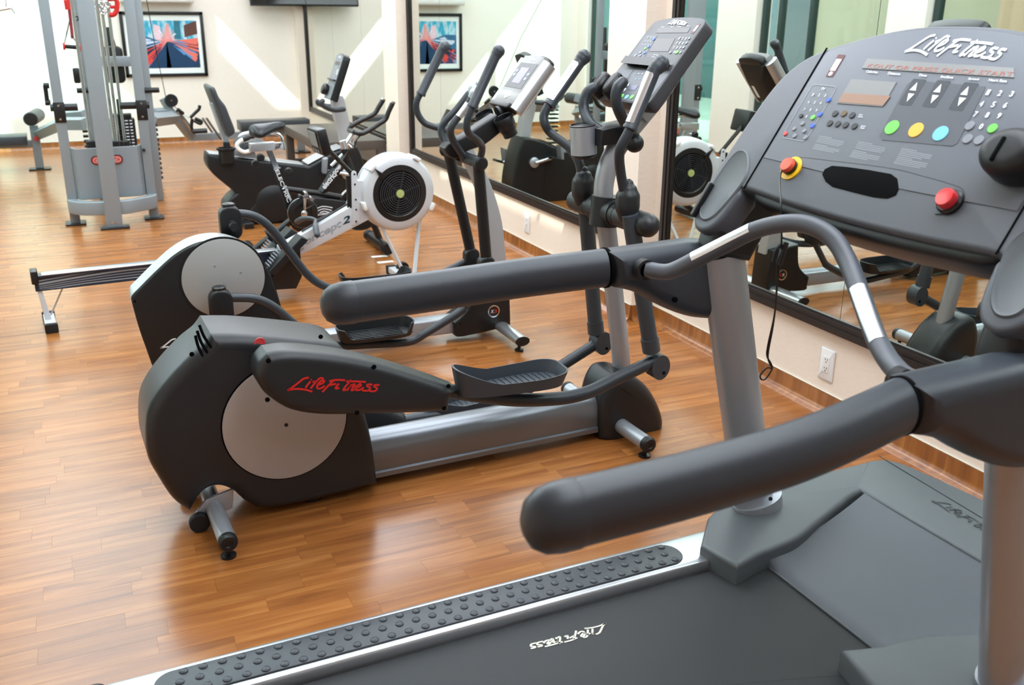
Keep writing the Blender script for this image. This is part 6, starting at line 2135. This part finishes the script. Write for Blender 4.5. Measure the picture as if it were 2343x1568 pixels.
# ================================================================ table, picture, screen, air conditioner
TB = Rig('side_table', 'low dark brown table with open square legs below the far mirror', 'table', 2.44, 9.75, 0)
tz = 0.42
slab('table_top', rect(-0.40, -0.78, 0.26, 0.78), fz, tz-0.09, tz, TABLE, TB.o, 0.003)
for sx, sy in ((-0.40, -0.78), (-0.40, 0.70), (0.18, -0.78), (0.18, 0.70)):
    slab('leg', rect(sx, sy, sx+0.08, sy+0.08), fz, 0.0, tz-0.09, TABLE, TB.o, 0.002)
for sy in (-0.78, 0.70):
    slab('foot_rail', rect(-0.32, sy, 0.18, sy+0.08), fz, 0.0, 0.06, TABLE, TB.o, 0.002)

# framed print of a night street in motion blur
a, b, c = hit(271, 28, (0, 1, 0), YB-0.03), hit(463, 27, (0, 1, 0), YB-0.03), hit(474, 174, (0, 1, 0), YB-0.03)
w_, h_ = b.x-a.x, b.z-c.z
PC = bpy.data.objects.new('framed_picture', None)
COL.objects.link(PC)
PC.location = (a.x+w_/2, YB, c.z+h_/2)
tag(PC, 'black framed city street print with red and blue light streaks on the back wall', 'picture')
fw = 0.038


def fpic(a_, b_, h):
    return V((a_, -h, b_))


for nm, rc in (('frame_side', rect(-w_/2, -h_/2, -w_/2+fw, h_/2)), ('frame_side', rect(w_/2-fw, -h_/2, w_/2, h_/2)), ('frame_side', rect(-w_/2, h_/2-fw, w_/2, h_/2)), ('frame_side', rect(-w_/2, -h_/2, w_/2, -h_/2+fw))):
    slab(nm, rc, fpic, 0, 0.035, BLK, PC, 0.004)
slab('mat_board', rect(-w_/2+fw*0.9, -h_/2+fw*0.9, w_/2-fw*0.9, h_/2-fw*0.9), fpic, 0.0, 0.014, mat('white_mat_board', (242, 246, 246), 0.6), PC, 0)
pw_, ph_ = w_*0.83/2, h_*0.73/2
pm = bpy.data.materials.new('street_print')
pm.use_nodes = True
nt = pm.node_tree
N, L = nt.nodes.new, nt.links.new
bs = nt.nodes['Principled BSDF']
bs.inputs['Roughness'].default_value = 0.25
tc = N('ShaderNodeTexCoord')
sp = N('ShaderNodeSeparateXYZ')
L(tc.outputs['Object'], sp.inputs[0])


def mth(op, a_, b_=None, c_=None):
    n = N('ShaderNodeMath')
    n.operation = op
    for i, v in enumerate((a_, b_, c_)):
        if v is None:
            continue
        if isinstance(v, (int, float)):
            n.inputs[i].default_value = v
        else:
            L(v, n.inputs[i])
    return n.outputs[0]


ax_ = mth('SUBTRACT', sp.outputs[0], 0.03)
az_ = mth('SUBTRACT', sp.outputs[2], 0.045)
ang_ = mth('ARCTAN2', az_, ax_)
rr2 = mth('SQRT', mth('ADD', mth('MULTIPLY', ax_, ax_), mth('MULTIPLY', az_, az_)))
cb3 = N('ShaderNodeCombineXYZ')
L(mth('MULTIPLY', ang_, 9.0), cb3.inputs[0])
L(mth('MULTIPLY', rr2, 3.0), cb3.inputs[1])
nz = N('ShaderNodeTexNoise')
nz.inputs['Scale'].default_value = 1.6
nz.inputs['Detail'].default_value = 4
L(cb3.outputs[0], nz.inputs['Vector'])
low = N('ShaderNodeValToRGB')
for p_, c_ in ((0.0, (18, 44, 78)), (0.42, (26, 84, 130)), (0.5, (40, 60, 100)), (0.56, (196, 60, 60)), (0.62, (120, 160, 200)), (1.0, (230, 120, 100))):
    e = low.color_ramp.elements.new(p_) if p_ not in (0.0, 1.0) else low.color_ramp.elements[0 if p_ == 0 else -1]
    e.color = lin(c_)
L(nz.outputs['Fac'], low.inputs[0])
cb4 = N('ShaderNodeCombineXYZ')
L(mth('MULTIPLY', sp.outputs[0], 14.0), cb4.inputs[0])
L(mth('MULTIPLY', sp.outputs[2], 5.0), cb4.inputs[1])
n2_ = N('ShaderNodeTexNoise')
n2_.inputs['Scale'].default_value = 1.0
L(cb4.outputs[0], n2_.inputs['Vector'])
hi = N('ShaderNodeValToRGB')
for p_, c_ in ((0.0, (24, 90, 120)), (0.45, (70, 180, 215)), (0.58, (190, 222, 236)), (1.0, (226, 120, 110))):
    e = hi.color_ramp.elements.new(p_) if p_ not in (0.0, 1.0) else hi.color_ramp.elements[0 if p_ == 0 else -1]
    e.color = lin(c_)
L(n2_.outputs['Fac'], hi.inputs[0])
mx1 = N('ShaderNodeMix')
mx1.data_type = 'RGBA'
L(mth('GREATER_THAN', az_, 0.0), mx1.inputs[0])
L(low.outputs[0], mx1.inputs[6])
L(hi.outputs[0], mx1.inputs[7])
gl = N('ShaderNodeMapRange')
gl.inputs[1].default_value = 0.16
gl.inputs[2].default_value = 0.0
L(rr2, gl.inputs[0])
mx2 = N('ShaderNodeMix')
mx2.data_type = 'RGBA'
L(gl.outputs[0], mx2.inputs[0])
L(mx1.outputs[2], mx2.inputs[6])
mx2.inputs[7].default_value = lin((255, 150, 140))
L(mx2.outputs[2], bs.inputs['Base Color'])
slab('street_print', rect(-pw_, -ph_, pw_, ph_), fpic, 0.014, 0.0155, pm, PC, 0)
for nm, pts_, m_ in (('printed_tower', [(0.12, 0.06), (0.20, 0.06), (0.20, ph_), (0.13, ph_)], mat('print_teal', (44, 118, 140), 0.3, var=0.3, scale=30)),
                     ('printed_tower', [(0.02, 0.06), (0.07, 0.06), (0.07, ph_*0.9), (0.03, ph_*0.8)], mat('print_pink', (236, 160, 160), 0.3)),
                     ('printed_tower', [(-0.10, 0.06), (-0.03, 0.06), (-0.03, ph_*0.75), (-0.10, ph_*0.85)], mat('print_pale', (236, 200, 214), 0.3)),
                     ('printed_block', [(0.24, 0.08), (pw_, 0.12), (pw_, ph_), (0.24, ph_*0.8)], mat('print_brown', (96, 62, 54), 0.3)),
                     ('printed_road', [(0.03, 0.03), (0.06, 0.03), (pw_, -0.07), (pw_, -ph_), (-0.20, -ph_)], mat('print_navy', (22, 62, 98), 0.3, var=0.2, scale=12)),
                     ('printed_line', [(0.024, 0.03), (0.03, 0.03), (0.055, -ph_), (0.0, -ph_)], mat('print_white', (198, 232, 240), 0.3)),
                     ('printed_vehicle', [(-pw_, 0.10), (-pw_*0.55, 0.10), (-0.05, 0.04), (-0.05, 0.02), (-pw_*0.6, -0.06), (-pw_, -0.09)], mat('print_blue', (52, 108, 150), 0.3, var=0.35, scale=14)),
                     ('printed_streak', [(-0.02, 0.02), (-0.24, -0.10), (-0.22, -0.15), (-0.14, -0.11)], mat('print_red', (212, 60, 60), 0.3)),
                     ('printed_streak', [(0.08, 0.035), (pw_, 0.045), (pw_, -0.01)], mat('print_red', (212, 60, 60), 0.3))):
    slab(nm, pts_, fpic, 0.0155, 0.0162, m_, PC, 0)

rs = random.Random(3)
for m_, cnt, a0, a1, r0_, r1_ in ((mat('print_streak_red', (220, 72, 66), 0.3), 16, 192, 232, 0.05, 0.42), (mat('print_streak_pale', (206, 214, 236), 0.3), 12, 176, 215, 0.05, 0.4), (mat('print_streak_deep', (20, 46, 80), 0.3), 14, 186, 235, 0.1, 0.42),
                               (mat('print_streak_coral', (236, 120, 104), 0.3), 12, 325, 364, 0.05, 0.42), (mat('print_streak_azure', (84, 150, 205), 0.3), 12, 318, 360, 0.06, 0.4), (mat('print_streak_rust', (150, 52, 50), 0.3), 8, 345, 362, 0.1, 0.42), (mat('print_streak_light', (226, 236, 244), 0.3), 8, 20, 150, 0.05, 0.16)):
    bm = bmesh.new()
    for k in range(cnt):
        an = rad(rs.uniform(a0, a1))
        ra__, rb__ = rs.uniform(r0_, r1_*0.5), rs.uniform(r1_*0.5, r1_)
        wd_ = rs.uniform(0.010, 0.03)
        q_ = []
        for r__, s__ in ((ra__, -0.3), (rb__, -1), (rb__, 1), (ra__, 0.3)):
            x_ = min(pw_, max(-pw_, 0.03+cos(an)*r__-sin(an)*wd_*s__*r__/0.4))
            y_ = min(ph_, max(-ph_, 0.045+sin(an)*r__+cos(an)*wd_*s__*r__/0.4))
            q_.append(bm.verts.new(fpic(x_, y_, 0.0164+0.00005*k)))
        try:
            bm.faces.new(q_)
        except ValueError:
            pass
    finish(bm, 'printed_streak', m_, PC, smooth=False, recalc=False)

# television on the back wall near the corner
a, b = hit(574, 14, (0, 1, 0), YB-0.28), hit(704, 19, (0, 1, 0), YB-0.28)
TV = bpy.data.objects.new('television', None)
COL.objects.link(TV)
xc_ = (a.x+b.x)/2
TV.location = (xc_, YB, a.z+0.2)
tag(TV, 'black flat television at the top edge, tilted down from the back wall', 'television')
rt = Matrix.Rotation(rad(-10), 3, 'X')
hw_ = (b.x-a.x)/2
bx_ = box('screen_housing', (0, -0.20, 0.03), (hw_*2, 0.05, 0.46), BLK, TV, rot=rt, r=0.01)
box('screen', V((0, -0.20, 0.03))+rt @ V((0, -0.026, 0)), (hw_*2-0.04, 0.002, 0.42), mat('dark_screen', (14, 14, 18), 0.1), bx_, rot=rt, r=0)
box('wall_bracket', (0, -0.085, 0.06), (0.2, 0.17, 0.1), DARK, TV)
a, b = hit(274, 5, (0, 1, 0), YB-0.2), hit(445, 7, (0, 1, 0), YB-0.2)
AC = bpy.data.objects.new('air_conditioner', None)
COL.objects.link(AC)
AC.location = ((a.x+b.x)/2, YB, a.z)
tag(AC, 'white wall-mounted air conditioner above the street print', 'air conditioner')


def fac(a_, b_, h):
    return V((h, -a_, b_))


hw_ = (b.x-a.x)/2
slab('casing', crom([(0.0, 0.01, 'c'), (0.16, 0.0), (0.20, 0.03), (0.205, 0.12), (0.18, 0.27), (0.14, 0.29), (0.0, 0.29, 'c')], 4), fac, -hw_, hw_, WHT, AC, 0.012)
slab('air_louvre', [(0.06, -0.004), (0.17, 0.0), (0.17, 0.008), (0.06, 0.004)], fac, -hw_*0.9, hw_*0.9, mat('light_grey_louvre', (200, 202, 204), 0.4), AC, 0.001)
